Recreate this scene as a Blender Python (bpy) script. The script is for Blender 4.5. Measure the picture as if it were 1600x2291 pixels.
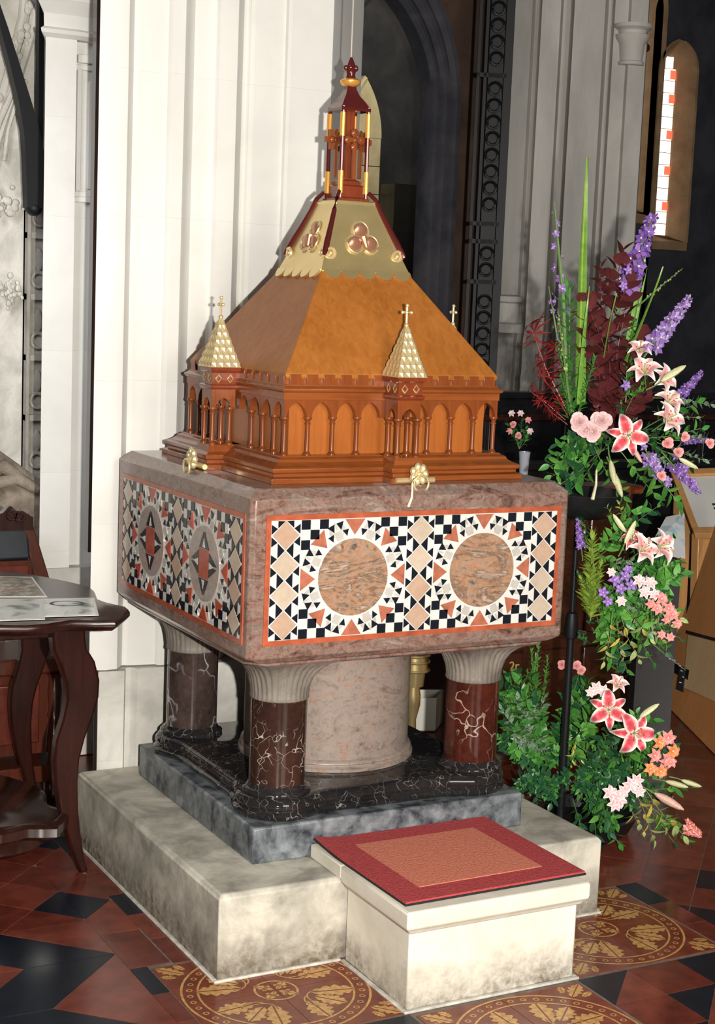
import bpy, bmesh, math, random
from mathutils import Vector, Matrix, noise
random.seed(7)
PI = math.pi
SC = bpy.context.scene
for o in list(bpy.data.objects):
    bpy.data.objects.remove(o)
COL = SC.collection

# ------------------------------------------------------------------ camera
W, H = 1600, 2291
FPX = 3589.82
YAW, PITCH, ROLL = 0.4970, 0.1362, 0.0400
CAM = Vector((-2.2048, -4.2119, 1.7741))
DIR = Vector((math.sin(YAW)*math.cos(PITCH), math.cos(YAW)*math.cos(PITCH), -math.sin(PITCH)))
_r = Vector((math.cos(YAW), -math.sin(YAW), 0.0))
_u = _r.cross(DIR)
RGT = _r*math.cos(ROLL) + _u*math.sin(ROLL)
UPV = -_r*math.sin(ROLL) + _u*math.cos(ROLL)
cd = bpy.data.cameras.new('camera')
cam = bpy.data.objects.new('camera', cd)
COL.objects.link(cam)
cam.matrix_world = Matrix(((RGT.x, UPV.x, -DIR.x, CAM.x), (RGT.y, UPV.y, -DIR.y, CAM.y), (RGT.z, UPV.z, -DIR.z, CAM.z), (0, 0, 0, 1)))
cd.sensor_fit = 'VERTICAL'; cd.sensor_height = 36.0; cd.lens = FPX/H*36.0
cd.clip_start = 0.05; cd.clip_end = 60
SC.camera = cam

def _ray(x, y):
    return DIR + RGT*((x-W/2)/FPX) - UPV*((y-H/2)/FPX)
def pz(x, y, Z):
    v = _ray(x, y); return CAM + v*((Z-CAM.z)/v.z)
def py(x, y, Y):
    v = _ray(x, y); return CAM + v*((Y-CAM.y)/v.y)
def pd(x, y, D):
    return CAM + _ray(x, y)*D

# ------------------------------------------------------------------ world, lights, exposure
wd = bpy.data.worlds.new('world'); SC.world = wd; wd.use_nodes = True
bg = wd.node_tree.nodes['Background']
bg.inputs[0].default_value = (0.86, 0.93, 1.0, 1); bg.inputs[1].default_value = 0.035
def lamp(name, kind, loc, power, color=(1, 1, 1), size=0.05, size_y=None, aim=None):
    l = bpy.data.lights.new(name, kind); l.energy = power; l.color = color
    if kind == 'AREA':
        l.size = size
        if size_y: l.shape = 'RECTANGLE'; l.size_y = size_y
    else:
        l.shadow_soft_size = size
    o = bpy.data.objects.new(name, l); COL.objects.link(o); o.location = loc
    if aim is not None:
        o.rotation_euler = (Vector(aim)-Vector(loc)).to_track_quat('-Z', 'Y').to_euler()
    return o
# the photographer's flash: a small head beside the lens, the light the photograph was taken by
lamp('flash', 'POINT', CAM + RGT*0.22 + UPV*0.015 + DIR*0.02, 860, (1.0, 0.955, 0.87), 0.022)
# daylight from the windows high in the nave, behind and to the right of the photographer
lamp('nave_daylight', 'AREA', (-0.3, -8.6, 3.4), 230, (1.0, 0.96, 0.88), 2.4, 3.0, aim=(0.3, 0.6, 1.0))
# added fill lamp, no window seen there, brightening the carved wall and the jamb
al = lamp('left_wall_fill', 'AREA', (-1.9, 0.0, 2.7), 5, (0.97, 0.98, 1.0), .7, 1.2, aim=(-.38, 2.0, 1.5)); al.data.spread = math.radians(62)
# added lamp, its source unseen, brightening the tan lancet beyond the arch
lamp('lancet_fill', 'AREA', (4.2, 6.6, 4.6), 26, (1.0, 0.9, 0.66), 0.8, 0.8, aim=(4.53, 8.0, 2.9))
SC.view_settings.view_transform = 'Standard'; SC.view_settings.look = 'None'
SC.view_settings.gamma = 1.0; SC.view_settings.use_curve_mapping = False
SC.view_settings.exposure = 0.3

# ------------------------------------------------------------------ materials
MATS = {}
def new_mat(name):
    m = bpy.data.materials.new(name); m.use_nodes = True
    nt = m.node_tree; b = nt.nodes['Principled BSDF']
    MATS[name] = m
    return m, nt, b
def nd(nt, t, **kw):
    n = nt.nodes.new(t)
    for k, v in kw.items():
        if k.startswith('i_'):
            n.inputs[k[2:].replace('_', ' ')].default_value = v
        else:
            setattr(n, k, v)
    return n
def c4(c): return (c[0], c[1], c[2], 1.0)
def ramp(nt, src, stops, interp='LINEAR'):
    r = nt.nodes.new('ShaderNodeValToRGB'); r.color_ramp.interpolation = interp
    e = r.color_ramp.elements
    while len(e) < len(stops): e.new(0.5)
    for k, (p, c) in enumerate(stops):
        e[k].position = p; e[k].color = c4(c) if len(c) == 3 else c
    nt.links.new(src, r.inputs[0]); return r
def coords(nt, scale=(1, 1, 1), rot=(0, 0, 0)):
    t = nt.nodes.new('ShaderNodeTexCoord'); mp = nt.nodes.new('ShaderNodeMapping')
    mp.inputs['Scale'].default_value = scale; mp.inputs['Rotation'].default_value = rot
    nt.links.new(t.outputs['Object'], mp.inputs[0]); return mp.outputs[0]
def noise_n(nt, vec, scale, detail=4, rough=0.55, dist=0.0):
    n = nd(nt, 'ShaderNodeTexNoise', i_Scale=scale, i_Detail=detail, i_Roughness=rough, i_Distortion=dist)
    nt.links.new(vec, n.inputs['Vector']); return n
def mixc(nt, fac, a, b, mode='MIX'):
    m = nt.nodes.new('ShaderNodeMix'); m.data_type = 'RGBA'; m.blend_type = mode
    for sock, v in ((m.inputs[0], fac), (m.inputs[6], a), (m.inputs[7], b)):
        if isinstance(v, (int, float)): sock.default_value = v
        elif isinstance(v, tuple): sock.default_value = c4(v)
        else: nt.links.new(v, sock)
    return m.outputs[2]
def bump(nt, b, h, strength=0.2, dist=0.01):
    n = nt.nodes.new('ShaderNodeBump'); n.inputs['Strength'].default_value = strength; n.inputs['Distance'].default_value = dist
    nt.links.new(h, n.inputs['Height']); nt.links.new(n.outputs[0], b.inputs['Normal'])

def plain(name, col, rough=0.5, metal=0.0, var=0.0, vscale=30, bumpy=0.0, spec=0.5, coat=0.0, sheen=0.0):
    m, nt, b = new_mat(name)
    b.inputs['Base Color'].default_value = c4(col); b.inputs['Roughness'].default_value = rough
    b.inputs['Metallic'].default_value = metal; b.inputs['Specular IOR Level'].default_value = spec
    b.inputs['Coat Weight'].default_value = coat; b.inputs['Sheen Weight'].default_value = sheen
    if var or bumpy:
        v = coords(nt); n = noise_n(nt, v, vscale, 5)
        if var:
            lo = tuple(max(0, c*(1-var)) for c in col); hi = tuple(min(1, c*(1+var)) for c in col)
            r = ramp(nt, n.outputs['Fac'], [(0.3, lo), (0.7, hi)]); nt.links.new(r.outputs[0], b.inputs['Base Color'])
        if bumpy: bump(nt, b, n.outputs['Fac'], bumpy, 0.01)
    return m
def veined(name, lo, hi, vein, vscale=6, vwidth=0.03, rough=0.12, nscale=5, vamt=1.0, dist=1.2, spec=0.5, fine=60):
    # polished marble: cloudy ground, thin crack-like veins from a warped cell pattern
    m, nt, b = new_mat(name); v = coords(nt)
    n = noise_n(nt, v, nscale, 8, 0.65, 0.6)
    base = ramp(nt, n.outputs['Fac'], [(0.32, lo), (0.68, hi)]).outputs[0]
    f = noise_n(nt, v, fine, 6, 0.7)
    base = mixc(nt, 0.35, base, ramp(nt, f.outputs['Fac'], [(0.35, lo), (0.65, hi)]).outputs[0])
    w = noise_n(nt, v, 3.0, 4, 0.6)
    add = nt.nodes.new('ShaderNodeVectorMath'); add.operation = 'MULTIPLY_ADD'
    nt.links.new(w.outputs['Color'], add.inputs[0]); add.inputs[1].default_value = (dist*.3,)*3; nt.links.new(v, add.inputs[2])
    vo = nd(nt, 'ShaderNodeTexVoronoi', feature='DISTANCE_TO_EDGE', i_Scale=vscale)
    nt.links.new(add.outputs[0], vo.inputs['Vector'])
    vr = ramp(nt, vo.outputs['Distance'], [(0.0, (1, 1, 1)), (vwidth, (0, 0, 0))])
    brk = noise_n(nt, v, vscale*1.3, 3); br = ramp(nt, brk.outputs['Fac'], [(0.4, (0, 0, 0)), (0.62, (1, 1, 1))])
    ml = nt.nodes.new('ShaderNodeMath'); ml.operation = 'MULTIPLY'
    nt.links.new(vr.outputs[0], ml.inputs[0]); nt.links.new(br.outputs[0], ml.inputs[1])
    m2 = nt.nodes.new('ShaderNodeMath'); m2.operation = 'MULTIPLY'; m2.inputs[1].default_value = vamt
    nt.links.new(ml.outputs[0], m2.inputs[0])
    nt.links.new(mixc(nt, m2.outputs[0], base, vein), b.inputs['Base Color'])
    b.inputs['Roughness'].default_value = rough; b.inputs['Specular IOR Level'].default_value = spec
    return m
def streaky(name, cols, rough=0.2, scale=(3, 3, 14), nscale=3.0, dist=2.5, spec=0.5, fine=0.4):
    # brecciated marble in flowing bands of several tones
    m, nt, b = new_mat(name); v = coords(nt, scale)
    n = noise_n(nt, v, nscale, 9, 0.68, dist)
    k = len(cols); st = [(0.36+0.28*i/(k-1), c) for i, c in enumerate(cols)]
    base = ramp(nt, n.outputs['Fac'], st).outputs[0]
    v2 = coords(nt, (1, 1, 1)); f = noise_n(nt, v2, 55, 6, 0.75, 1.0)
    base = mixc(nt, fine, base, ramp(nt, f.outputs['Fac'], [(0.36, tuple(x*.55 for x in cols[0])), (0.5, cols[k//2]), (0.66, cols[-1])]).outputs[0])
    nt.links.new(base, b.inputs['Base Color'])
    b.inputs['Roughness'].default_value = rough; b.inputs['Specular IOR Level'].default_value = spec
    return m
def wood(name, lo, hi, rough=0.28, along='z', coat=0.3, nscale=4.0, spec=0.5):
    m, nt, b = new_mat(name)
    sc = {'z': (14, 14, 1.2), 'x': (1.2, 14, 14), 'y': (14, 1.2, 14)}[along]
    v = coords(nt, sc); n = noise_n(nt, v, nscale, 6, 0.6, 0.8)
    n2 = noise_n(nt, coords(nt), 5, 4)
    a = ramp(nt, n.outputs['Fac'], [(0.3, lo), (0.7, hi)]).outputs[0]
    a = mixc(nt, 0.35, a, ramp(nt, n2.outputs['Fac'], [(0.35, lo), (0.65, hi)]).outputs[0])
    nt.links.new(a, b.inputs['Base Color'])
    b.inputs['Roughness'].default_value = rough; b.inputs['Coat Weight'].default_value = coat
    b.inputs['Coat Roughness'].default_value = 0.12; b.inputs['Specular IOR Level'].default_value = spec
    return m
def stone(name, lo, hi, rough=0.75, nscale=2.5, bumpy=0.12, grime=None, gz=(0, .12), bscale=40, streak=(1, 1, 1)):
    # dressed limestone; grime = worn-in dirt with an irregular edge between heights gz
    m, nt, b = new_mat(name); v = coords(nt, streak); n = noise_n(nt, v, nscale, 7, 0.62, 0.4)
    base = ramp(nt, n.outputs['Fac'], [(0.36, lo), (0.64, hi)]).outputs[0]
    f = noise_n(nt, v, bscale, 5, 0.7)
    if grime:
        sp = nt.nodes.new('ShaderNodeSeparateXYZ'); t = nt.nodes.new('ShaderNodeTexCoord'); nt.links.new(t.outputs['Object'], sp.inputs[0])
        ng = noise_n(nt, v, 7, 6, 0.65)
        ma = nt.nodes.new('ShaderNodeMath'); ma.operation = 'MULTIPLY_ADD'; ma.inputs[1].default_value = -0.22
        nt.links.new(ng.outputs['Fac'], ma.inputs[0]); 
        m3 = nt.nodes.new('ShaderNodeMath'); m3.operation = 'ADD'; m3.inputs[1].default_value = 0.11
        nt.links.new(sp.outputs['Z'], m3.inputs[0]); nt.links.new(m3.outputs[0], ma.inputs[2])
        mr = nt.nodes.new('ShaderNodeMapRange'); mr.inputs[1].default_value = gz[0]; mr.inputs[2].default_value = gz[1]
        mr.inputs[3].default_value = 1.0; mr.inputs[4].default_value = 0.0
        nt.links.new(ma.outputs[0], mr.inputs[0])
        ff = ramp(nt, f.outputs['Fac'], [(0.35, (0.45,)*3), (0.6, (1, 1, 1))])
        mm = nt.nodes.new('ShaderNodeMath'); mm.operation = 'MULTIPLY'
        nt.links.new(mr.outputs[0], mm.inputs[0]); nt.links.new(ff.outputs[0], mm.inputs[1])
        base = mixc(nt, mm.outputs[0], base, grime)
    nt.links.new(base, b.inputs['Base Color']); b.inputs['Roughness'].default_value = rough
    b.inputs['Specular IOR Level'].default_value = 0.3
    if bumpy: bump(nt, b, f.outputs['Fac'], bumpy, 0.01)
    return m

stone('pier_stone', (0.68, 0.67, 0.64), (0.78, 0.77, 0.735), nscale=1.6, bumpy=0.05)
stone('jamb_stone', (0.68, 0.67, 0.64), (0.78, 0.77, 0.735), nscale=2.0, bumpy=0.06)
stone('base_stone', (0.38, 0.365, 0.335), (0.66, 0.64, 0.60), nscale=3.5, bumpy=0.1)
stone('carved_stone', (0.52, 0.50, 0.45), (0.78, 0.75, 0.69), nscale=6, bumpy=0.5, bscale=30)
stone('brown_stone', (0.16, 0.13, 0.10), (0.36, 0.30, 0.24), nscale=9, bumpy=0.6, bscale=24)
stone('shaded_tracery_stone', (0.26, 0.24, 0.21), (0.42, 0.40, 0.36), nscale=6, bumpy=0.3)  # darker than the carved wall: shade on the strip is in the colour
stone('grey_stone', (0.44, 0.42, 0.39), (0.66, 0.635, 0.60), nscale=1.6, bumpy=0.08, streak=(1.6, 1.6, .35), grime=(0.2, 0.18, 0.16), gz=(1.05, 2.0))
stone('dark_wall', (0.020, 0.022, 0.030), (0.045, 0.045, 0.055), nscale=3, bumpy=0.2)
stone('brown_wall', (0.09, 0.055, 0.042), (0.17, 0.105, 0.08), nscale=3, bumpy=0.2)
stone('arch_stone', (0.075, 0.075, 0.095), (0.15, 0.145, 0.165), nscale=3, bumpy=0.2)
stone('window_stone', (0.22, 0.135, 0.07), (0.34, 0.215, 0.12), nscale=5, bumpy=0.1)
stone('niche_stone', (0.52, 0.45, 0.29), (0.70, 0.62, 0.42), nscale=5, bumpy=0.1)
stone('plinth_stone', (0.30, 0.285, 0.245), (0.66, 0.62, 0.53), nscale=7, bumpy=0.12, grime=(0.10, 0.07, 0.045), gz=(-0.01, 0.135), rough=0.6)
stone('step_stone', (0.66, 0.62, 0.52), (0.84, 0.80, 0.70), nscale=3, bumpy=0.1, grime=(0.09, 0.06, 0.035), gz=(-0.03, 0.115), rough=0.65)
stone('capital_stone', (0.13, 0.115, 0.098), (0.26, 0.23, 0.20), nscale=8, bumpy=0.2, rough=0.4)
stone('slab_stone', (0.03, 0.036, 0.046), (0.24, 0.26, 0.28), nscale=16, bumpy=0.15, bscale=60, rough=0.28)
streaky('bowl_marble', [(0.04, 0.026, 0.023), (0.16, 0.078, 0.060), (0.26, 0.155, 0.122), (0.165, 0.132, 0.115), (0.36, 0.275, 0.235)], rough=0.17, scale=(1.6, 1.6, 5), nscale=3.2, fine=.38)
streaky('drum_marble', [(0.13, 0.075, 0.055), (0.25, 0.20, 0.17), (0.29, 0.245, 0.215), (0.31, 0.165, 0.11)], rough=0.3, scale=(2, 2, 4), nscale=2.4, fine=.4)
streaky('disc_marble', [(0.07, 0.055, 0.045), (0.30, 0.23, 0.18), (0.42, 0.22, 0.125), (0.11, 0.09, 0.072), (0.48, 0.38, 0.31)], rough=0.12, scale=(2.5, 2.5, 8), nscale=2.4, dist=1.6, fine=.25)
streaky('ring_marble', [(0.30, 0.24, 0.21), (0.38, 0.31, 0.28), (0.46, 0.38, 0.34)], rough=0.12, scale=(6, 6, 10))
veined('shaft_marble', (0.014, 0.008, 0.007), (0.055, 0.024, 0.017), (0.62, 0.58, 0.5), vscale=13, vwidth=0.022, rough=0.06, dist=2.2)
veined('red_shaft_marble', (0.014, 0.005, 0.004), (0.095, 0.02, 0.011), (0.5, 0.4, 0.34), vscale=6, vwidth=0.012, rough=0.05)
veined('grey_shaft_marble', (0.02, 0.014, 0.013), (0.09, 0.06, 0.053), (0.6, 0.6, 0.6), vscale=8, vwidth=0.035, rough=0.05, nscale=9)
veined('black_marble', (0.006, 0.007, 0.009), (0.030, 0.026, 0.026), (0.50, 0.46, 0.4), vscale=13, vwidth=0.018, rough=0.05, vamt=.75, dist=2.5)
veined('white_tile', (0.60, 0.585, 0.55), (0.74, 0.725, 0.69), (0.5, 0.5, 0.5), vscale=9, vwidth=0.01, rough=0.15, vamt=.4)
veined('grey_tile', (0.40, 0.375, 0.34), (0.56, 0.53, 0.49), (0.4, 0.4, 0.4), vscale=20, vwidth=0.02, rough=0.15, vamt=.4)
plain('black_tile', (0.010, 0.012, 0.018), 0.12)
plain('red_tile', (0.40, 0.135, 0.08), 0.15, var=.25, vscale=40)
plain('dark_red_tile', (0.40, 0.07, 0.035), 0.15, var=.25, vscale=40)
plain('border_red', (0.40, 0.095, 0.045), 0.15, var=.3, vscale=20)
veined('pink_tile', (0.40, 0.25, 0.17), (0.54, 0.38, 0.28), (0.4, 0.3, 0.25), vscale=24, vwidth=0.01, rough=0.14, vamt=.5)
veined('cream_tile', (0.44, 0.34, 0.255), (0.58, 0.48, 0.38), (0.4, 0.35, 0.3), vscale=24, vwidth=0.01, rough=0.14, vamt=.4)
wood('roof_wood', (0.27, 0.085, 0.014), (0.42, 0.155, 0.033), rough=0.36, coat=.0, spec=.18)
wood('panel_wood', (0.29, 0.078, 0.014), (0.40, 0.125, 0.026), rough=0.34, coat=.12, spec=.3)
wood('frame_wood', (0.15, 0.036, 0.009), (0.27, 0.070, 0.018), rough=0.24, coat=.22, spec=.35)
wood('frame_wood_x', (0.17, 0.042, 0.010), (0.30, 0.084, 0.021), rough=0.22, along='x', coat=.25, spec=.35)
wood('red_wood', (0.13, 0.024, 0.010), (0.25, 0.052, 0.018), rough=0.22, coat=.25)
wood('dark_wood', (0.012, 0.006, 0.005), (0.045, 0.014, 0.009), rough=0.2, coat=.5)
wood('table_wood', (0.010, 0.003, 0.002), (0.040, 0.008, 0.005), rough=0.3, coat=.12, spec=.35)
wood('chair_wood', (0.04, 0.010, 0.006), (0.10, 0.023, 0.011), rough=0.25, coat=.4)
wood('pew_wood', (0.022, 0.006, 0.004), (0.06, 0.014, 0.008), rough=0.22, along='x', coat=.5)
wood('black_wood', (0.006, 0.006, 0.007), (0.016, 0.015, 0.016), rough=0.3, along='x', coat=.3)
wood('pine_wood', (0.56, 0.26, 0.09), (0.72, 0.38, 0.15), rough=0.35, coat=.2)
wood('ply_wood', (0.66, 0.27, 0.085), (0.80, 0.36, 0.125), rough=0.5, coat=.0, nscale=2.5)
wood('ply_light', (0.74, 0.48, 0.24), (0.86, 0.60, 0.33), rough=0.55, coat=.0)
plain('leather_red', (0.09, 0.014, 0.006), 0.35, var=.35, vscale=20, bumpy=.1)
plain('leather_black', (0.010, 0.013, 0.018), 0.5, var=.3)
plain('brass', (0.78, 0.60, 0.28), 0.26, 0.72, var=.12, vscale=9)
plain('brass_bright', (0.86, 0.70, 0.38), 0.3, 0.6)
plain('copper_red', (0.12, 0.018, 0.016), 0.14, 0.3, coat=.6)
plain('copper_pink', (0.50, 0.24, 0.15), 0.25, 0.55)
plain('gold_leaf', (0.80, 0.40, 0.08), 0.25, 0.4)
plain('iron', (0.006, 0.007, 0.010), 0.5, 0.0, spec=.3)
plain('pole_black', (0.010, 0.011, 0.013), 0.3)
plain('steel', (0.5, 0.5, 0.5), 0.25, 1.0)
plain('grout', (0.16, 0.12, 0.10), 0.8, var=.3)
plain('mortar', (0.52, 0.49, 0.44), 0.8, var=.3)
plain('floor_red', (0.125, 0.026, 0.017), 0.20, var=.35, vscale=14, bumpy=.03)
plain('floor_red_light', (0.17, 0.038, 0.024), 0.22, var=.3, vscale=14, bumpy=.03)
plain('floor_black', (0.007, 0.011, 0.019), 0.3, var=.3, vscale=14, spec=.35)
plain('encaustic_red', (0.17, 0.036, 0.018), 0.2, var=.3, vscale=18)
plain('encaustic_buff', (0.50, 0.28, 0.095), 0.25, var=.3, vscale=60)
plain('carpet_red', (0.45, 0.074, 0.078), 0.95, var=.22, vscale=160, bumpy=.4, spec=.1)
plain('carpet_pink', (0.66, 0.22, 0.145), 0.95, var=.2, vscale=160, bumpy=.4, spec=.1)
plain('carpet_back', (0.012, 0.012, 0.014), 0.9)
plain('paper', (0.80, 0.79, 0.76), 0.5)
plain('card_white', (0.74, 0.72, 0.64), 0.5)
plain('card_buff', (0.46, 0.38, 0.27), 0.6)
plain('cord', (0.78, 0.70, 0.54), 0.7)
plain('wire', (0.55, 0.50, 0.44), 0.35, 0.5)
plain('vase_white', (0.36, 0.38, 0.45), 0.15)
plain('ink', (0.03, 0.03, 0.035), 0.5)
plain('gold_paint', (0.42, 0.34, 0.10), 0.4)
# ------------------------------------------------------------------ mesh helpers
class MB:
    def __init__(s): s.v = []; s.f = []; s.m = []; s.sm = []
    def add(s, vs, fs, mi=0, smooth=True):
        o = len(s.v); s.v += [Vector(p) for p in vs]
        for f in fs: s.f.append([o+i for i in f]); s.m.append(mi); s.sm.append(smooth)
        return s
    def box(s, x0, x1, y0, y1, z0, z1, mi=0):
        vs = [(x, y, z) for z in (z0, z1) for y in (y0, y1) for x in (x0, x1)]
        return s.add(vs, [(0, 2, 3, 1), (4, 5, 7, 6), (0, 1, 5, 4), (2, 6, 7, 3), (0, 4, 6, 2), (1, 3, 7, 5)], mi)
    def hexa(s, a, mi=0):      # 8 points: bottom ring 4, top ring 4
        return s.add(a, [(3, 2, 1, 0), (4, 5, 6, 7), (0, 1, 5, 4), (1, 2, 6, 5), (2, 3, 7, 6), (3, 0, 4, 7)], mi)
    def loft(s, rings, mi=0, closed=True, cap0=True, cap1=True):
        n = len(rings[0]); vs = [p for r in rings for p in r]; fs = []
        for k in range(len(rings)-1):
            for i in range(n if closed else n-1):
                j = (i+1) % n
                fs.append((k*n+i, k*n+j, (k+1)*n+j, (k+1)*n+i))
        if cap0: fs.append(tuple(reversed(range(n))))
        if cap1: fs.append(tuple((len(rings)-1)*n+i for i in range(n)))
        return s.add(vs, fs, mi)
    def prism(s, poly, vec, mi=0):
        v = Vector(vec); a = [Vector(p) for p in poly]
        return s.loft([a, [p+v for p in a]], mi)
    def lathe(s, prof, c=(0, 0, 0), n=28, mi=0, cap0=True, cap1=True, mod=None):
        c = Vector(c); rings = []
        for (r, z) in prof:
            ring = []
            for i in range(n):
                t = 2*PI*i/n; rr = r if mod is None else r*mod(t, z)
                ring.append(c+Vector((rr*math.cos(t), rr*math.sin(t), z)))
            rings.append(ring)
        return s.loft(rings, mi, True, cap0, cap1)
    def square(s, prof, c=(0, 0), mi=0, cut=0.0, hy=None):
        # stacked square rings (half-size, z); cut = corner chamfer
        rings = []
        for q in prof:
            h, z = q[0], q[1]; k = q[2] if len(q) > 2 else cut
            g = h if hy is None else h+hy
            if cut or len(q) > 2:
                r = [(-h, -g+k), (-h+k, -g), (h-k, -g), (h, -g+k), (h, g-k), (h-k, g), (-h+k, g), (-h, g-k)]
            else:
                r = [(-h, -g), (h, -g), (h, g), (-h, g)]
            rings.append([Vector((c[0]+x, c[1]+y, z)) for x, y in r])
        return s.loft(rings, mi)
    def tube(s, pts, r, n=7, mi=0, caps=True):
        pts = [Vector(p) for p in pts]; rings = []
        rs = r if isinstance(r, (list, tuple)) else [r]*len(pts)
        up = Vector((0.13, 0.31, 0.94)).normalized()
        for i, p in enumerate(pts):
            t = (pts[min(i+1, len(pts)-1)]-pts[max(i-1, 0)])
            if t.length < 1e-9: t = Vector((0, 0, 1))
            t.normalize()
            if abs(t.dot(up)) > 0.97: up = Vector((0.9, 0.2, 0.1)).normalized()
            a = t.cross(up).normalized(); b = t.cross(a)
            rings.append([p+(a*math.cos(2*PI*k/n)+b*math.sin(2*PI*k/n))*rs[i] for k in range(n)])
        return s.loft(rings, mi, True, caps, caps)
    def ellipsoid(s, c, r, n=12, m=8, mi=0):
        rings = []
        for j in range(m+1):
            t = -PI/2+PI*j/m; q = max(0.02, math.cos(t))
            rings.append([Vector((c[0]+r[0]*q*math.cos(2*PI*i/n), c[1]+r[1]*q*math.sin(2*PI*i/n), c[2]+r[2]*math.sin(t))) for i in range(n)])
        return s.loft(rings, mi)
    def torus(s, c, R, r, ax='z', n=24, m=8, mi=0, arc=(0, 2*PI)):
        full = abs(arc[1]-arc[0]-2*PI) < 1e-6; rings = []
        for i in range(n+(0 if full else 1)):
            t = arc[0]+(arc[1]-arc[0])*i/n; ring = []
            for k in range(m):
                q = 2*PI*k/m; a = (R+r*math.cos(q))*math.cos(t); b = (R+r*math.cos(q))*math.sin(t); d = r*math.sin(q)
                p = {'z': (a, b, d), 'y': (a, d, b), 'x': (d, a, b)}[ax]
                ring.append(Vector(c)+Vector(p))
            rings.append(ring)
        if full: rings.append(rings[0]); return s.loft(rings, mi, True, False, False)
        return s.loft(rings, mi)
    def build(s, name, mats, parent=None, org=None, bev=0.0, ang=38, segs=2, fixn=True):
        if not isinstance(mats, (list, tuple)): mats = [mats]
        me = bpy.data.meshes.new(name)
        if org is None: org = parent_origin(parent)
        me.from_pydata([p-org for p in s.v], [], s.f)
        for m in mats: me.materials.append(MATS[m])
        me.polygons.foreach_set('material_index', s.m)
        me.polygons.foreach_set('use_smooth', s.sm)
        if fixn:
            bm = bmesh.new(); bm.from_mesh(me); bmesh.ops.recalc_face_normals(bm, faces=bm.faces); bm.to_mesh(me); bm.free()
        me.set_sharp_from_angle(angle=math.radians(ang))
        o = bpy.data.objects.new(name, me); COL.objects.link(o)
        if parent is not None: o.parent = parent
        else: o.location = org
        if bev:
            b = o.modifiers.new('bevel', 'BEVEL'); b.width = bev; b.segments = segs; b.limit_method = 'ANGLE'; b.angle_limit = math.radians(40)
        return o
def parent_origin(p):
    q = Vector((0, 0, 0))
    while p is not None: q = q+p.location; p = p.parent
    return q
def thing(name, label, cat, loc=(0, 0, 0), group=None):
    o = bpy.data.objects.new(name, None); COL.objects.link(o); o.location = loc; o.empty_display_size = .05
    return tag(o, label, cat, group)
def tag(o, label, cat, group=None):
    o['label'] = label; o['category'] = cat
    if group: o['group'] = group
    return o
def struct(o): o['kind'] = 'structure'; return o
def stuff(o): o['kind'] = 'stuff'; return o
def dup(root, mat, label=None, group=None):
    r = root.copy(); COL.objects.link(r); r.matrix_world = mat
    if label: r['label'] = label
    if group: r['group'] = group
    for ch in root.children:
        c = ch.copy(); COL.objects.link(c); c.parent = r
        for g in ch.children:
            d = g.copy(); COL.objects.link(d); d.parent = c
    return r
def share(o, parent, off):
    c = o.copy(); COL.objects.link(c); c.parent = parent; c.location = o.location+Vector(off); return c
# ------------------------------------------------------------------ floor
def clip(poly, a, b, c):           # keep a*x+b*y <= c
    out = []
    for i in range(len(poly)):
        p, q = poly[i], poly[(i+1) % len(poly)]
        fp, fq = a*p[0]+b*p[1]-c, a*q[0]+b*q[1]-c
        if fp <= 0: out.append(p)
        if (fp < 0 < fq) or (fq < 0 < fp):
            t = fp/(fp-fq); out.append((p[0]+t*(q[0]-p[0]), p[1]+t*(q[1]-p[1])))
    return out
def clipbox(poly, x0, x1, y0, y1):
    for h in ((-1, 0, -x0), (1, 0, x1), (0, -1, -y0), (0, 1, y1)):
        if len(poly) < 3: return []
        poly = clip(poly, *h)
    return poly
def area(p):
    return abs(sum(p[i][0]*p[(i+1) % len(p)][1]-p[(i+1) % len(p)][0]*p[i][1] for i in range(len(p))))/2 if len(p) > 2 else 0
m, nt, b = new_mat('floor_far')
bk = nd(nt, 'ShaderNodeTexBrick', offset=0.0, i_Scale=1.0, i_Mortar_Size=0.012, i_Brick_Width=0.22, i_Row_Height=0.22)
bk.inputs['Color1'].default_value = (0.105, 0.024, 0.016, 1); bk.inputs['Color2'].default_value = (0.15, 0.035, 0.022, 1)
bk.inputs['Mortar'].default_value = (0.10, 0.075, 0.06, 1)
nt.links.new(coords(nt, (1, 1, 1), (0, 0, PI/4)), bk.inputs['Vector']); nt.links.new(bk.outputs[0], b.inputs['Base Color']); b.inputs['Roughness'].default_value = .28
mbf = MB().box(-4.5, 9.5, -3.5, 10.5, -0.06, -0.004)
floor = struct(mbf.build('floor', 'floor_far', org=Vector((0, 0, 0))))
mbj = MB().box(-1.75, 1.9, -1.62, .9, -.0042, -.0026)
mbj.build('joint_bed', 'grout', floor)
def tile(poly, mat, name='tile', gap=0.0016):
    if area(poly) < 2e-4: return None
    n = len(poly); cx = sum(p[0] for p in poly)/n; cy = sum(p[1] for p in poly)/n
    if -0.56 < cx < 0.56 and -0.56 < cy < .56: return None
    if -0.22 < cx < .25 and -.9 < cy < -.5: return None
    q = []
    for p in poly:
        d = Vector((cx-p[0], cy-p[1])); l = max(d.length, 1e-4); q.append((p[0]+d.x/l*gap*1.3, p[1]+d.y/l*gap*1.3))
    h = random.uniform(-.0005, 0.0)
    mb = MB(); mb.loft([[Vector((x, y, -.0042)) for x, y in q], [Vector((x, y, h-.0008)) for x, y in q]], cap0=False)
    return mb.build(name, mat, floor)
def red(): return random.choice(['floor_red', 'floor_red', 'floor_red_light'])
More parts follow.
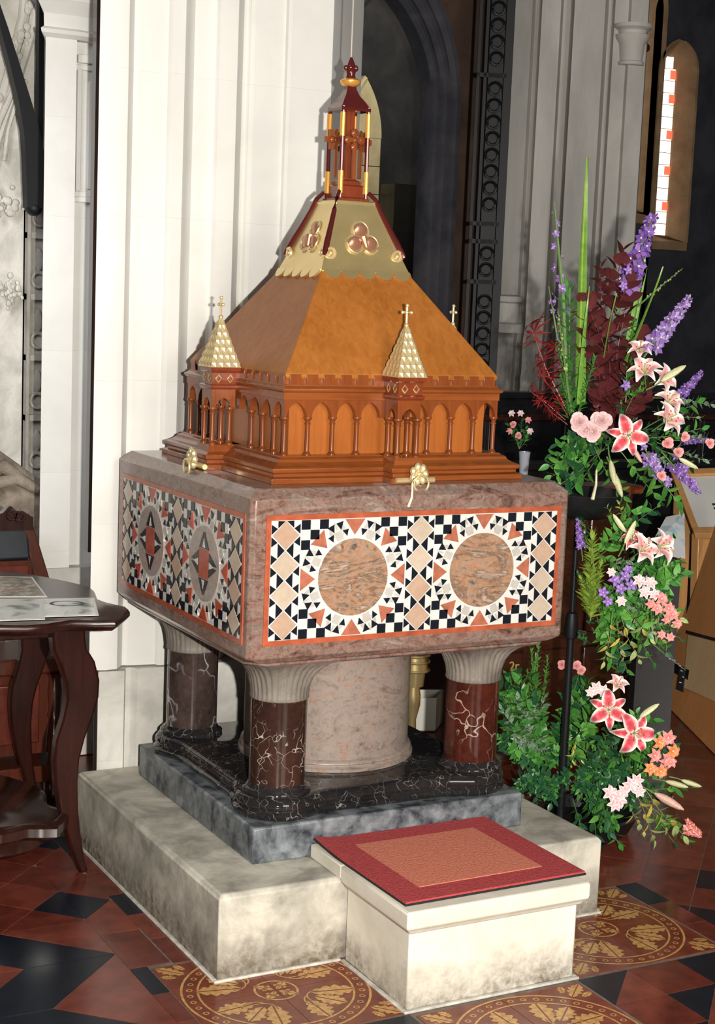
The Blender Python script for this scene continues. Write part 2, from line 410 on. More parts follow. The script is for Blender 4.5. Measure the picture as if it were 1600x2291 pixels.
# chevron field left of the font
for k in range(-1, 3):
    ya = -.338-.5*k
    for n_ in range(0, 3):
        xa = -.785-.25*n_; mat = 'floor_black' if n_ % 2 == 0 else None
        for sg in (-1, 1):
            if k == -1 and sg == 1: continue
            p = [(xa, ya), (xa-.25, ya+sg*.25), (xa-.5, ya+sg*.25), (xa-.25, ya)]
            tile(clipbox(p, -1.75, -.785, -1.62, -.09), mat or red())
    tile(clipbox([(-.785, ya), (-1.035, ya-.25), (-.785, ya-.5)], -1.75, -.785, -1.62, -.09), 'floor_red_light')
y = -.445
for k in range(7):
    tile([(-.785, y), (-.737, y), (-.737, y-.168), (-.785, y-.168)], 'floor_black' if k % 3 == 0 else red()); y -= .168
tile([(-.785, -.445), (-.67, -.445), (-.67, -.206), (-.785, -.206)], 'floor_red')
for y0, y1, c in ((-.455, -.283, 'floor_red'), (-.283, -.1, 'floor_red_light'), (-.1, .06, 'floor_black'), (.06, .25, 'floor_red'), (.25, .42, 'floor_red'), (.42, .6, 'floor_black')):
    tile([(-.665, y0), (-.575, y0), (-.575, y1), (-.665, y1)], c)
# squares set diagonally beside the table
for i in range(-2, 8):
    for j in range(-5, 4):
        s0, d0 = -.86+.22*i, -.935+.235*j
        p = [((s+d)/2, (s-d)/2) for s, d in ((s0, d0), (s0+.22, d0), (s0+.22, d0+.235), (s0, d0+.235))]
        cy_ = sum(q[1] for q in p)/4
        c = 'floor_black' if (i, j) in ((0, 0), (3, -2), (4, -3), (4, -2), (5, -4), (2, -4), (1, -3)) else red()
        tile(clipbox(p, -1.75, -.785, -.09, .9), c)
        tile(clipbox(p, -.785, -.665, -.206, .9), c)
# plain border strips and diagonal squares right of the font
y = -.45
for k in range(7):
    tile([(.787, y), (.868, y), (.868, y-.165), (.787, y-.165)], 'floor_black' if k in (0, 5) else red()); y -= .165
for i in range(-9, 8):
    for j in range(-3, 8):
        s0, d0 = .93+.235*i, 1.57+.235*j-.47
        p = [((s+d)/2, (s-d)/2) for s, d in ((s0, d0), (s0+.235, d0), (s0+.235, d0+.235), (s0, d0+.235))]
        c = 'floor_black' if (i, j) in ((-2, 2), (-4, 1), (-4, 2), (-6, 0), (-6, 1)) else red()
        tile(clipbox(p, .868, 1.9, -1.62, .9), c); tile(clipbox(p, .61, .868, -.45, .9), c)
# squares and half squares in front
for r_ in range(4):
    y0 = -.967-.165*r_
    for k in range(4):
        x0 = .272+.165*k
        if (r_+k) % 2 == 0 or (r_, k) == (1, 2):
            tile([(x0, y0), (x0+.165, y0), (x0, y0-.165)], 'floor_black'); tile([(x0+.165, y0), (x0+.165, y0-.165), (x0, y0-.165)], 'floor_red_light')
        else: tile([(x0, y0), (x0+.165, y0), (x0+.165, y0-.165), (x0, y0-.165)], red())
    for k in range(3):
        x0 = -.735+.165*k
        if (r_+k) % 2 == 0:
            tile([(x0, y0), (x0+.165, y0), (x0+.165, y0-.165)], 'floor_black'); tile([(x0, y0), (x0+.165, y0-.165), (x0, y0-.165)], red())
        else: tile([(x0, y0), (x0+.165, y0), (x0+.165, y0-.165), (x0, y0-.165)], red())
# figured tile panels: four tiles make a roundel of oak leaves inside a beaded ring
def oak(mb, a, b_, w, z):
    a, b_ = Vector(a), Vector(b_); d = b_-a; nrm = Vector((-d.y, d.x)).normalized(); L_, R_ = [], []
    for k in range(23):
        t = k/22; hw = w*(math.sin(PI*min(1, t*.96+.03))**.8)*(0.55+.45*abs(math.sin(4.5*PI*t)))
        p = a+d*t; L_.append(p+nrm*hw+d*.06*(hw/w)); R_.append(p-nrm*hw+d*.06*(hw/w))
    n = w*.07
    for S, sg in ((L_, 1), (R_, -1)):
        for k in range(22):
            c0, c1 = a+d*(k/22)+nrm*sg*n, a+d*((k+1)/22)+nrm*sg*n
            mb.add([(c0.x, c0.y, z), (c1.x, c1.y, z), (S[k+1].x, S[k+1].y, z), (S[k].x, S[k].y, z)], [(0, 1, 2, 3)])
def arcband(mb, R, w, a0, a1, z, c=(0, 0), n=14):
    for k in range(n):
        t0, t1 = a0+(a1-a0)*k/n, a0+(a1-a0)*(k+1)/n
        mb.add([(c[0]+r*math.cos(t), c[1]+r*math.sin(t), z) for r, t in ((R-w, t0), (R+w, t0), (R+w, t1), (R-w, t1))], [(0, 1, 2, 3)])
def quarter():
    mb = MB(); z = .0
    arcband(mb, .2415, .0032, 0, PI/2, z); arcband(mb, .200, .0028, 0, PI/2, z)
    for k in range(10):
        t = (k+.5)*PI/20; arcband(mb, .0068, .0018, 0, 2*PI, z, (.2208*math.cos(t), .2208*math.sin(t)), 9)
    oak(mb, (.045, .075), (.070, .192), .034, z); oak(mb, (.085, .05), (.188, .060), .034, z); oak(mb, (.07, .075), (.135, .135), .030, z)
    oak(mb, (.178, .178), (.240, .236), .022, z); oak(mb, (.168, .205), (.186, .243), .012, z); oak(mb, (.205, .168), (.243, .186), .012, z)
    arcband(mb, .055, .003, 0, PI/2, z); arcband(mb, .03, .005, .2, PI/2-.2, z); oak(mb, (.004, .004), (.045, .045), .013, z)
    arcband(mb, .035, .002, PI*.9, PI*1.6, z, (.075, .09)); arcband(mb, .035, .002, -PI*.1, -PI*.8, z, (.09, .075))
    return mb
inlay0 = None
for (cx, cy) in ((-.4875, -.7125), (.5325, -.7075), (.0165, -1.2275)):
    for q in range(4):
        a = q*PI/2; ca, sa = round(math.cos(a)), round(math.sin(a)); g = .2475
        t = MB(); e = .0014
        t.loft([[Vector((x, y, z_)) for x, y in ((e, e), (g-e, e), (g-e, g-e), (e, g-e))] for z_ in (-.0042, -.0008)], cap0=False)
        o = t.build('encaustic_tile', 'encaustic_red', None, Vector((0, 0, 0)))
        o.parent = floor; o.location = (cx, cy, 0); o.rotation_euler = (0, 0, a)
        if inlay0 is None:
            inlay0 = quarter().build('inlay', 'encaustic_buff', o, Vector((0, 0, .0003)), fixn=False); stuff(inlay0)
        else:
            c = inlay0.copy(); COL.objects.link(c); c.parent = o

# ------------------------------------------------------------------ the white pier and the jamb beside it
def courses(prof, zs, name, mat, parent, gap=.0001):
    # stone courses of one plan outline, a fine open joint between each
    for k in range(len(zs)-1):
        z0, z1 = zs[k], zs[k+1]; n = len(prof)
        cx = sum(p[0] for p in prof)/n; cy = sum(p[1] for p in prof)/n
        def ring(z, i): return [Vector((x+(cx-x)*i, y+(cy-y)*i, z)) for x, y in prof]
        mb = MB().loft([ring(z0+gap, .0005), ring(z0+gap+.0008, 0), ring(z1-gap-.0008, 0), ring(z1-gap, .0005)])
        mb.build(name, mat, parent, ang=25)
feat = [(212, .56), (250, .545), (276, .55), (282, .575), (287, .592), (293, .592), (300, .585), (362, .572), (369, .560), (374, .555), (406, .555), (412, .57), (418, .60), (426, .612), (466, .612), (474, .605), (482, .59), (522, .59), (528, .615), (534, .645), (542, .65), (550, .635), (560, .625), (636, .62), (642, .607), (650, .60), (742, .60), (748, .63)]
prof = [(py(x, 760 if x < 400 else 480 if x < 600 else 180, Y).x, Y) for x, Y in feat]
pier = thing('stone_pier', 'tall white moulded stone pier directly behind the font, filling the left of the photograph', 'pillar', (0, .9, 0))
full = [(-.30, 1.15)]+prof+[(.62, 1.1), (.3, 1.5)]
courses(full, [.55, 1.02, 1.47, 1.98, 2.42, 2.95, 3.5, 4.1], 'stone_course', 'pier_stone', pier)
low = [(-.34, 1.15), (-.535, .552), (-.452, .538), (-.435, .575), (-.418, .575), (-.402, .553), (.0, .545), (.03, .58), (.43, .588), (.62, 1.1), (.3, 1.5)]
courses(low, [0, .25, .545], 'base_course', 'base_stone', pier)
jamb = thing('stone_jamb', 'slender pale stone jamb with a moulded cap, standing left of the white pier', 'pillar', (-.36, 1.6, 0))
J = 1.45
jx = [py(x, 900, J).x for x in (92, 160, 207)]
jp = [(jx[0], J), (jx[1], J), (jx[1]+.006, J+.05), (jx[2]+.03, J+.05), (jx[2]+.03, 2.0), (jx[0]+.25, 2.0)]
courses(jp, [0, .45, .78, 1.075, 1.52, 2.0, 2.35, 2.64], 'stone_course', 'jamb_stone', jamb)
MB().box(jx[0]+.004, jx[2]+.36, J-.012, 1.9, 0, .72).build('base_block', 'base_stone', jamb)
def capring(e, z): return [Vector((x, y, z)) for x, y in ((jx[0]-e, J-e), (jx[1]+e*.6, J-e), (jx[2]+.03, J+.04-e), (jx[2]+.03, 2.0), (jx[0]+.2, 2.0))]
MB().loft([capring(.004, 2.62), capring(.022, 2.632), capring(.026, 2.645), capring(.010, 2.655), capring(.012, 2.70), capring(.034, 2.725), capring(.05, 2.745), capring(.052, 2.77), capring(.03, 2.775), capring(.02, 2.82), capring(.05, 3.0), capring(.05, 3.1)]).build('moulded_cap', 'jamb_stone', jamb, ang=30)
mb = MB(); q0 = py(160, 180, J+.05); q1 = py(206, 450, J+.05)
xa, xb = q0.x+.012, jx[2]+.03; zt, zb = py(180, 118, J).z, py(180, 452, J).z
for (u0, u1, v0, v1, d) in ((xa, xb, zb, zb+.02, .022), (xa+.004, xb, zb+.02, zb+.04, .012), (xa+.006, xb, zt-.03, zt, .02), (xa, xb, zt-.055, zt-.035, .014), (xa+.006, xa+.024, zb+.04, zt-.05, .016), (xa+.05, xb, zb+.05, zt-.09, .010)):
    mb.box(u0, u1, J+.05-d, J+.06, v0, v1)
mb.build('niche_moulding', 'jamb_stone', jamb, bev=.004)
struct(MB().box(py(203, 850, 1.30).x, py(232, 850, 1.30).x, 1.30, 1.34, .80, 4).build('gap_shade_strip', 'dark_wood'))   # dark strip standing in for the shade in the gap between pier and jamb

# ------------------------------------------------------------------ carved wall far left
Y2 = 2.3
wl = struct(MB().box(-2.6, 0.2, Y2, Y2+.3, 0, 4.5).build('wall_left', 'carved_stone'))
def P2(x, y, off=0.0): return py(x, y, Y2-off)
mb = MB()
def rib(pts, r, off, mi=0): mb.tube([P2(x, y, off) for x, y in pts], r, 8, mi)
rib([(-60, 620), (-30, 400), (10, 260), (40, 170), (75, 60), (90, -60)], .022, .03)
rib([(-60, 500), (-20, 300), (20, 160), (50, 40), (60, -60)], .018, .02)
rib([(-40, 380), (0, 270), (30, 200)], .012, .05)
rib([(10, 360), (18, 290), (45, 200), (60, 180)], .010, .03); rib([(52, 470), (56, 330), (58, 250)], .008, .03)
mb.build('arch_rib', 'carved_stone', wl)
mb = MB()
for k in range(34):
    t = random.random(); x = -30+t*110; y = 330-t*330+random.uniform(-40, 40)
    p = P2(x, y, .05); r = random.uniform(.006, .016); mb.ellipsoid(p, (r, r*.8, r*1.2), 7, 5)
for k in range(26):
    p = P2(random.uniform(-20, 38), random.uniform(420, 470)+0, .06); p.z += random.uniform(-.03, .03); r = random.uniform(.008, .02); mb.ellipsoid(p, (r, r*.8, r), 7, 5)
stuff(mb.build('carved_foliage', 'carved_stone', wl))
mb = MB()
for k in range(40):
    p = P2(20, 655, .05)+Vector((random.gauss(0, .022), random.gauss(0, .01), random.gauss(0, .028))); r = random.uniform(.006, .013); mb.ellipsoid(p, (r, r, r*1.2), 7, 5)
stuff(mb.build('carved_boss', 'carved_stone', wl))
mb = MB()     # flat pilaster with pierced panels, the jamb's shade put into its darker colour
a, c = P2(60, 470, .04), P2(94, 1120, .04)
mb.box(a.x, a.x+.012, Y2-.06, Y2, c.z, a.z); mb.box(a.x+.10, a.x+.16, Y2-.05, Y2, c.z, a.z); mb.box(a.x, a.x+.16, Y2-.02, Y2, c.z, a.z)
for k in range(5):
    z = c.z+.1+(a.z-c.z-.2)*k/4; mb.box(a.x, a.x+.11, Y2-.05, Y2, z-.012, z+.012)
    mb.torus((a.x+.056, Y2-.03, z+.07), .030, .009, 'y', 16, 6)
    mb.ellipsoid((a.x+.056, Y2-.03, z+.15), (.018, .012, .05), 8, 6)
mb.build('tracery_strip', 'shaded_tracery_stone', wl)
mb = MB()      # dark arched strip, and an upright bar shaped as the jamb's cast shadow
pts = [P2(x, y, .20) for x, y in ((-30, -40), (4, 62), (30, 150), (52, 230), (68, 300), (75, 360), (76, 466))]
wid = [.014, .016, .02, .026, .034, .040, .036]
rings = []
for p, w in zip(pts, wid): rings.append([p+Vector((-w, -.03, 0)), p+Vector((w, -.03, 0)), p+Vector((w, .03, 0)), p+Vector((-w, .03, 0))])
mb.loft(rings); p = pts[-1]; mb.ellipsoid(p, (.036, .035, .03), 10, 8); mb.box(p.x+.012, p.x+.034, Y2-.2, Y2-.16, p.z+.16, p.z+.9)
tag(mb.build('dark_arch_strip', 'iron'), 'dark curved strip with a modelled jamb shadow against the carved stone wall at upper left', 'bracket')
mb = MB()       # weathered carved figure, only its draped side in view
rows = [(.62, -.05, .10), (.75, -.02, .17), (.86, -.02, .15), (.93, -.04, .135), (.99, -.09, .10), (1.04, -.13, .075), (1.085, -.16, .05), (1.10, -.17, .02)]
rings = []
base = P2(18, 1040, .16)
for z, dx, r in rows:
    ring = []
    for k in range(40):
        t = 2*PI*k/40; q = r*(1+.09*math.sin(7*t+z*9)+.06*math.sin(13*t-z*20)+.05*noise.noise((math.cos(t)*3, math.sin(t)*3, z*12)))
        ring.append(Vector((base.x+dx+.06+q*1.15*math.cos(t), base.y+q*.7*math.sin(t), z)))
    rings.append(ring)
mb.loft(rings); mb.tube([base+Vector((-.14, -.09, -.08)), base+Vector((0, -.12, -.04)), base+Vector((.09, -.1, -.09))], [.03, .028, .02], 9)
mb.tube([base+Vector((-.18, -.1, .0)), base+Vector((-.05, -.12, .005)), base+Vector((.05, -.08, -.06))], [.03, .03, .02], 9)
fig = tag(mb.build('stone_figure', 'brown_stone', ang=60), 'weathered brown stone figure with draped folds, above the dark chair back', 'statue')
pb = P2(18, 1150, .16)
tag(MB().box(-.75, pb.x+.20, pb.y-.10, Y2-.061, 0.0, .62).build('stone_chest', 'brown_stone', bev=.01), 'low brown stone chest under the draped stone figure', 'chest')

# ------------------------------------------------------------------ dark far wall: arch, brown bay, grey pier, lancets
YB = 5.4
ax = 3.12; ar = .545; zs_ = 3.05       # outer arch
def arch_pts(cx, r, z0, rise, n=12, top=None):
    # pointed arch: right spring -> apex -> left spring
    out = []
    R = (r*r+rise*rise)/(2*r)
    for k in range(n+1):
        a = math.asin(min(1, rise/R))*k/n; out.append((cx+r-R+R*math.cos(a), z0+R*math.sin(a)))
    for k in range(n, -1, -1):
        x, z = out[k]; out.append((2*cx-x, z))
    return out
def arch_wall(name, x0, x1, z1, cx, r, zs, rise, y0, y1, mat, z0=0.0):
    poly = [(x1, z0), (x1, z1), (x0, z1), (x0, z0), (cx-r, z0)]+list(reversed(arch_pts(cx, r, zs, rise)))+[(cx+r, z0)]
    return MB().prism([(x, y0, z) for x, z in poly], (0, y1-y0, 0)).build(name, mat, ang=30)
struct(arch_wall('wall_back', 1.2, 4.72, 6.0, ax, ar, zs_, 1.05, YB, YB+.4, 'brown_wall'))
archo = thing('stone_archway', 'dark grey pointed stone archway with receding mouldings, behind the font cover', 'arch', (ax, YB+.3, 0))
for k, (r, y0, y1) in enumerate(((.543, YB-.05, YB+.12), (.49, YB+.0, YB+.18), (.445, YB+.05, YB+.24))):
    inner = arch_pts(ax, r-.062, zs_, 1.05*(r-.062)/ar); outer = arch_pts(ax, r, zs_, 1.05*r/ar)
    oi = [(ax+r-.062, 0)]+inner+[(ax-r+.062, 0)]; oo = [(ax+r, 0)]+outer+[(ax-r, 0)]
    rings = []
    for (a1, b1), (a2, b2) in zip(oi, oo):
        rings.append([Vector((a1, y0+.03, b1)), Vector(((a1*.6+a2*.4), y0, b1*.6+b2*.4)), Vector((a2, y0+.01, b2)), Vector((a2, y1, b2)), Vector((a1, y1, b1))])
    MB().loft(rings).build('arch_order', 'arch_stone', archo, ang=40)
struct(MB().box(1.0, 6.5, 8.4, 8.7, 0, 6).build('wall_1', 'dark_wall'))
nx0, nx1, nz0, nz1 = 4.30, 4.665, 2.37, 3.10
lan = thing('stone_lancet', 'narrow tan stone lancet lit by daylight, seen through the dark archway', 'window', (4.48, 8.38, 0))
pl = [(nx1, nz0), (nx1, nz1)]+arch_pts((nx0+nx1)/2, (nx1-nx0)/2, nz1, .52)[1:-1]+[(nx0, nz1), (nx0, nz0)]
k = 0
for z0, z1 in ((2.37, 2.62), (2.62, 2.86), (2.86, 3.1)):
    for x0, x1 in ((nx0, nx0+.19), (nx0+.19, nx1)) if k % 2 == 0 else ((nx0, nx0+.11), (nx0+.11, nx1)):
        MB().box(x0+.003, x1-.003, 8.29, 8.39, z0+.003, z1-.003).build('stone_block', 'niche_stone', lan, bev=.004)
    k += 1
MB().prism([(x, 8.29, z) for x, z in pl[1:-1]], (0, .1, 0)).build('lancet_head', 'niche_stone', lan)
mb = MB(); mb.tube([(nx0+.02, 8.28, nz0), (nx0+.02, 8.28, nz1)], .022, 8); mb.tube([(x, 8.28, z) for x, z in reversed(arch_pts((nx0+nx1)/2, (nx1-nx0)/2-.02, nz1, .5)[12:])], .022, 8); mb.box(nx0-.02, nx1+.02, 8.2, 8.39, nz0-.05, nz0)
mb.build('lancet_shaft', 'niche_stone', lan)
tag(MB().box(4.60, 4.86, 7.9, 8.15, 0, 2.70).build('dark_post', 'black_wood'), 'black square post partly hiding the tan lancet', 'post')

# grey pier on the right
gp = thing('grey_pier', 'grey moulded stone pier with small carved capital, behind the flower arrangement', 'pillar', (3.6, 3.9, 0))
gf = [(1139, 9.50), (1177, 9.42), (1184, 9.5), (1192, 9.52), (1198, 9.4), (1240, 9.38), (1246, 9.50), (1262, 9.5), (1270, 9.34), (1338, 9.32), (1346, 9.4), (1354, 9.40), (1360, 9.33), (1390, 9.33), (1396, 9.3), (1434, 9.34), (1436, 9.5)]
gpp = [tuple(pd(x, 300, D)[:2]) for x, D in gf]
tail = [tuple(pd(1432, 300, 10.5)[:2]), tuple(pd(1200, 300, 10.6)[:2])]
courses(gpp+tail, [1.6, 2.05, 2.5, 2.85, 3.2, 3.7, 4.3], 'stone_course', 'grey_stone', gp)
def grow(pts, e):
    cx = sum(p[0] for p in pts)/len(pts); cy = sum(p[1] for p in pts)/len(pts)
    return [(x+(x-cx)*e, y+(y-cy)*e) for x, y in pts]
def gring(e, z): return [Vector((x, y, z)) for x, y in grow(gpp+tail, e)]
MB().loft([gring(.05, .0), gring(.05, 1.30), gring(.035, 1.34), gring(.035, 1.52), gring(.02, 1.56), gring(.0, 1.6)]).build('pier_base', 'grey_stone', gp, ang=30)
a = pd(1132, 690, 9.4)
MB().loft([[Vector((a.x+s*math.cos(t)*.085, a.y+s*math.sin(t)*.085, a.z+z)) for t in [2*PI*k/10 for k in range(10)]] for s, z in ((1.25, -.14), (1.25, -.09), (.95, -.08), (.95, .03), (1.15, .04), (1.15, .07), (.7, .08))]).build('shaft_base', 'grey_stone', gp)
a = pd(1413, 100, 9.28)
MB().lathe([(.075, -.12), (.08, -.115), (.08, -.10), (.07, -.095), (.08, .0), (.10, .03), (.105, .05), (.085, .055), (.09, .075), (.115, .09), (.115, .11), (.08, .115)], (a.x, a.y, a.z), 14).build('small_capital', 'grey_stone', gp)
# lancet windows in the dark right-hand wall
def jag(cx, r, z0, zs, rise):
    return arch_pts(cx, r, zs, rise)
def half_wall(name, x0, x1, cx, r, zb, zs, rise, y0, y1, side):
    ap = arch_pts(cx, r, zs, rise); n = len(ap)//2
    if side == 'r':    # wall to the right of the opening's centre line
        poly = [(cx, 0), (x1, 0), (x1, 6), (cx, 6)]+list(reversed(ap[:n]))+[(cx+r, zb), (cx, zb)]
    else:
        poly = [(cx, 0), (cx, zb), (cx-r, zb)]+list(reversed(ap[n:]))+[(cx, 6), (x0, 6), (x0, 0)]
    return struct(MB().prism([(x, y0, z) for x, z in poly], (0, y1-y0, 0)).build(name, 'dark_wall', ang=30))
W1 = (5.625, .165, 2.24, 3.50, .22)   # the bright lancet: cx, half-width, sill, spring, rise
W2 = (5.315, .15, 2.42, 3.9, .3)
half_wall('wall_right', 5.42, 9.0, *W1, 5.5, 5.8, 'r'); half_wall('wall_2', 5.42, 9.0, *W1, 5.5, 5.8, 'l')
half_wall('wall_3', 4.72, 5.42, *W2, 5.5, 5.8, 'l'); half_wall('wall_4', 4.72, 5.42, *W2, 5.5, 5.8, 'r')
m, nt, b = new_mat('lit_glass'); b.inputs['Base Color'].default_value = (.9, .85, .75, 1)
b.inputs['Emission Color'].default_value = (1.0, 0.90, 0.74, 1); b.inputs['Emission Strength'].default_value = 1.3
m, nt, b = new_mat('lit_red_glass'); b.inputs['Base Color'].default_value = (.6, .05, .03, 1)
b.inputs['Emission Color'].default_value = (1.0, 0.10, 0.05, 1); b.inputs['Emission Strength'].default_value = 1.6
for nm, (cx, r, zb, zs, rise) in (('window_1', W1), ('window_2', W2)):
    mb = MB(); ap = [(cx+r, zb)]+arch_pts(cx, r, zs, rise)+[(cx-r, zb)]; ai = [(cx+r*.45, zb+.05)]+arch_pts(cx, r*.45, zs, rise*.6)+[(cx-r*.45, zb+.05)]
    rings = []
    for (a1, b1), (a2, b2) in zip(ap, ai):
        rings.append([Vector((a1+(.02 if a1 > cx else -.02), 5.485, b1)), Vector((a1, 5.485, b1)), Vector((a1*.6+a2*.4, 5.525, b1*.6+b2*.4)), Vector((a1*.5+a2*.5, 5.545, b1*.5+b2*.5)), Vector((a2, 5.60, b2)), Vector((a2, 5.82, b2)), Vector((a1+(.02 if a1 > cx else -.02), 5.82, b1))])
    mb.loft(rings)
    mb.hexa([Vector(p) for p in ((cx-r, 5.47, zb-.06), (cx+r, 5.47, zb-.06), (cx+r*.6, 5.8, zb-.06), (cx-r*.6, 5.8, zb-.06), (cx-r, 5.47, zb), (cx+r, 5.47, zb), (cx+r*.6, 5.8, zb+.06), (cx-r*.6, 5.8, zb+.06))])
    wf = struct(mb.build(nm, 'window_stone', ang=30))
    n = 15; z = zb+.05; hz = (zs+rise*.5-z)/n
    for k in range(n):
        g = MB(); w = r*.36
        if k == n-1: w *= .55
        c = [(cx-w*(1-.35*(k % 2)), z+.003), (cx+w, z+.003), (cx+w, z+hz-.003), (cx-w*(1-.35*(k % 2)), z+hz-.003)]
        g.prism([(x, 5.605, q) for x, q in c], (0, .01, 0))
        g.build('glass_pane', 'lit_red_glass' if False else 'lit_glass', wf)
        if k in (2, 5, 8, 11, 13) and nm == 'window_1':
            MB().prism([(cx+w*(.15), 5.598, z+.012), (cx+w, 5.598, z+.012), (cx+w, 5.598, z+hz-.012), (cx+w*.15, 5.598, z+hz-.012)], (0, .006, 0)).build('red_pane', 'lit_red_glass', wf)
        z += hz
MB_ = MB()
p = py(1444, 107, 5.45); tag(MB().ellipsoid((p.x, p.y, p.z), (.035, .035, .035)).build('red_lamp', 'leather_red'), 'small red lamp glass beside the grey pier capital', 'lamp')

# iron screen left of the grey pier
sc = thing('iron_screen', 'black wrought iron screen with pierced circles, left of the grey pier', 'screen', (2.9, 3.7, 0))
sd = Vector((.871, -.472, 0)); s0 = Vector((pd(1058, 350, 9.15).x, pd(1058, 350, 9.15).y, 0))
def S(u, z, d=0): return s0+sd*u+Vector((.472, .871, 0))*d+Vector((0, 0, z))
def sbar(u0, u1, z0, z1, name):
    MB().hexa([S(u0, z0), S(u1, z0), S(u1, z0, .03), S(u0, z0, .03), S(u0, z1), S(u1, z1), S(u1, z1, .03), S(u0, z1, .03)]).build(name, 'iron', sc)
for u0, u1 in ((0, .018), (.040, .058), (.155, .20)): sbar(u0, u1, 0, 4.4, 'upright')
for z in (1.30, 1.86, 2.09, 2.19, 3.02, 3.5): sbar(0, .17, z-.012, z+.012, 'rail')
k = 0
for z0, z1 in ((1.33, 1.84), (1.88, 2.06), (2.25, 3.0), (3.06, 3.48), (3.52, 4.3)):
    z = z0+.05
    while z < z1-.02:
        MB().tube([S(.108+.036*math.cos(a), z+.036*math.sin(a), -.012) for a in [2*PI*q/12 for q in range(13)]], .009, 5).build('iron_ring', 'iron', sc)
        z += .092
for z0, z1 in ((1.33, 4.3),):
    sbar(.066, .15, z0, z1, 'back_plate')
# ------------------------------------------------------------------ stone platform, step and mat
PL, ZP = .6055, .2291
pf = thing('stone_platform', 'square pale stone platform with grimy edges that carries the font', 'platform', (0, 0, 0))
def plr(q, z): return [Vector((x, y, z)) for x, y in ((-PL+q, -PL+q), (PL-q, -PL+q), (PL-q, .532), (-PL+q, .532))]
mb = MB().loft([plr(0, 0), plr(0, ZP-.010), plr(.010, ZP)])
mb.build('platform_block', 'plinth_stone', pf, bev=.004)
mb = MB()
for a in ((-PL-.012, -PL-.012, -.25, -PL), (-PL-.012, -PL, -PL, .53), (PL, -PL-.012, PL+.012, .53), (.27, -PL-.012, PL+.012, -PL)):
    mb.box(a[0], a[2], a[1], a[3], -.002, .006)
stuff(mb.build('mortar_line', 'mortar', pf, bev=.003))
X0, X1, Y0, ZS = -.2414, .2678, -.9532, .268
st = thing('stone_step', 'pale stone step block with a moulded cap in front of the font platform', 'step', (0, -.78, 0))
MB().box(X0, X1, Y0, -PL-.0135, 0, ZS-.055).build('step_block', 'step_stone', st, bev=.006)
e = .022
def cr(q, z): return [Vector((X0-q, Y0-q, z)), Vector((X1+q, Y0-q, z)), Vector((X1+q, -PL-.0135, z)), Vector((X0-q, -PL-.0135, z))]
c2 = MB().loft([cr(.0, ZS-.066), cr(.008, ZS-.06), cr(.012, ZS-.052), cr(.020, ZS-.046), cr(e, ZS-.036), cr(e, ZS-.004), cr(e-.004, ZS)])
c2.build('step_cap', 'step_stone', st, bev=.003)
MB().box(X0-e, X1+e, -PL-.0135, -.44, ZP+.001, ZS).build('step_back', 'step_stone', st, bev=.003)
mb = MB(); mb.box(X0-.012, X1+.012, Y0-.012, Y0, -.002, .005); mb.box(X0-.012, X0, Y0, -PL-.013, -.002, .005); mb.box(X1, X1+.012, Y0, -PL-.013, -.002, .005)
stuff(mb.build('mortar_line', 'mortar', st, bev=.002))
# kneeling mat, corners read off the photograph's view at the step's top
cs = [pz(x, y, ZS+.008) for x, y in ((695, 1875), (908, 2021), (1309, 1951), (1068, 1819))]
for p in cs: p.y = min(p.y, -.442)
mat_ = thing('kneeling_mat', 'red kneeling mat with a salmon centre panel lying on the stone step', 'mat', (.03, -.67, ZS))
def bil(u, v, z):
    p = (cs[0]*(1-u)+cs[3]*u)*(1-v)+(cs[1]*(1-u)+cs[2]*u)*v
    lift = .010*max(0, .12-u)/.12*max(0, .25-v)/.25
    return Vector((p.x, p.y, z+lift))
def patch(name, mat, z0, z1, us, vs, hole=None):
    mb = MB()
    for i in range(len(us)-1):
        for j in range(len(vs)-1):
            if hole and hole[0] <= i < hole[1] and hole[2] <= j < hole[3]: continue
            mb.add([bil(us[i+a], vs[j+b_], z) for z in (z0, z1) for a, b_ in ((0, 0), (1, 0), (1, 1), (0, 1))], [(3, 2, 1, 0), (4, 5, 6, 7), (0, 1, 5, 4), (1, 2, 6, 5), (2, 3, 7, 6), (3, 0, 4, 7)])
    return mb.build(name, mat, mat_)
ll = lambda a, b_, n: [a+(b_-a)*k/n for k in range(n+1)]
patch('backing', 'carpet_back', ZS+.0005, ZS+.0055, ll(-.004, 1.004, 4), ll(-.004, 1.006, 4))
us = ll(0, .15, 2)+ll(.15, .85, 4)[1:]+ll(.85, 1, 2)[1:]; vs = ll(0, .15, 2)+ll(.15, .85, 4)[1:]+ll(.85, 1, 2)[1:]
patch('border', 'carpet_red', ZS+.0055, ZS+.0105, us, vs, (2, 6, 2, 6))
patch('centre_panel', 'carpet_pink', ZS+.0055, ZS+.0115, ll(.156, .844, 4), ll(.156, .844, 4))

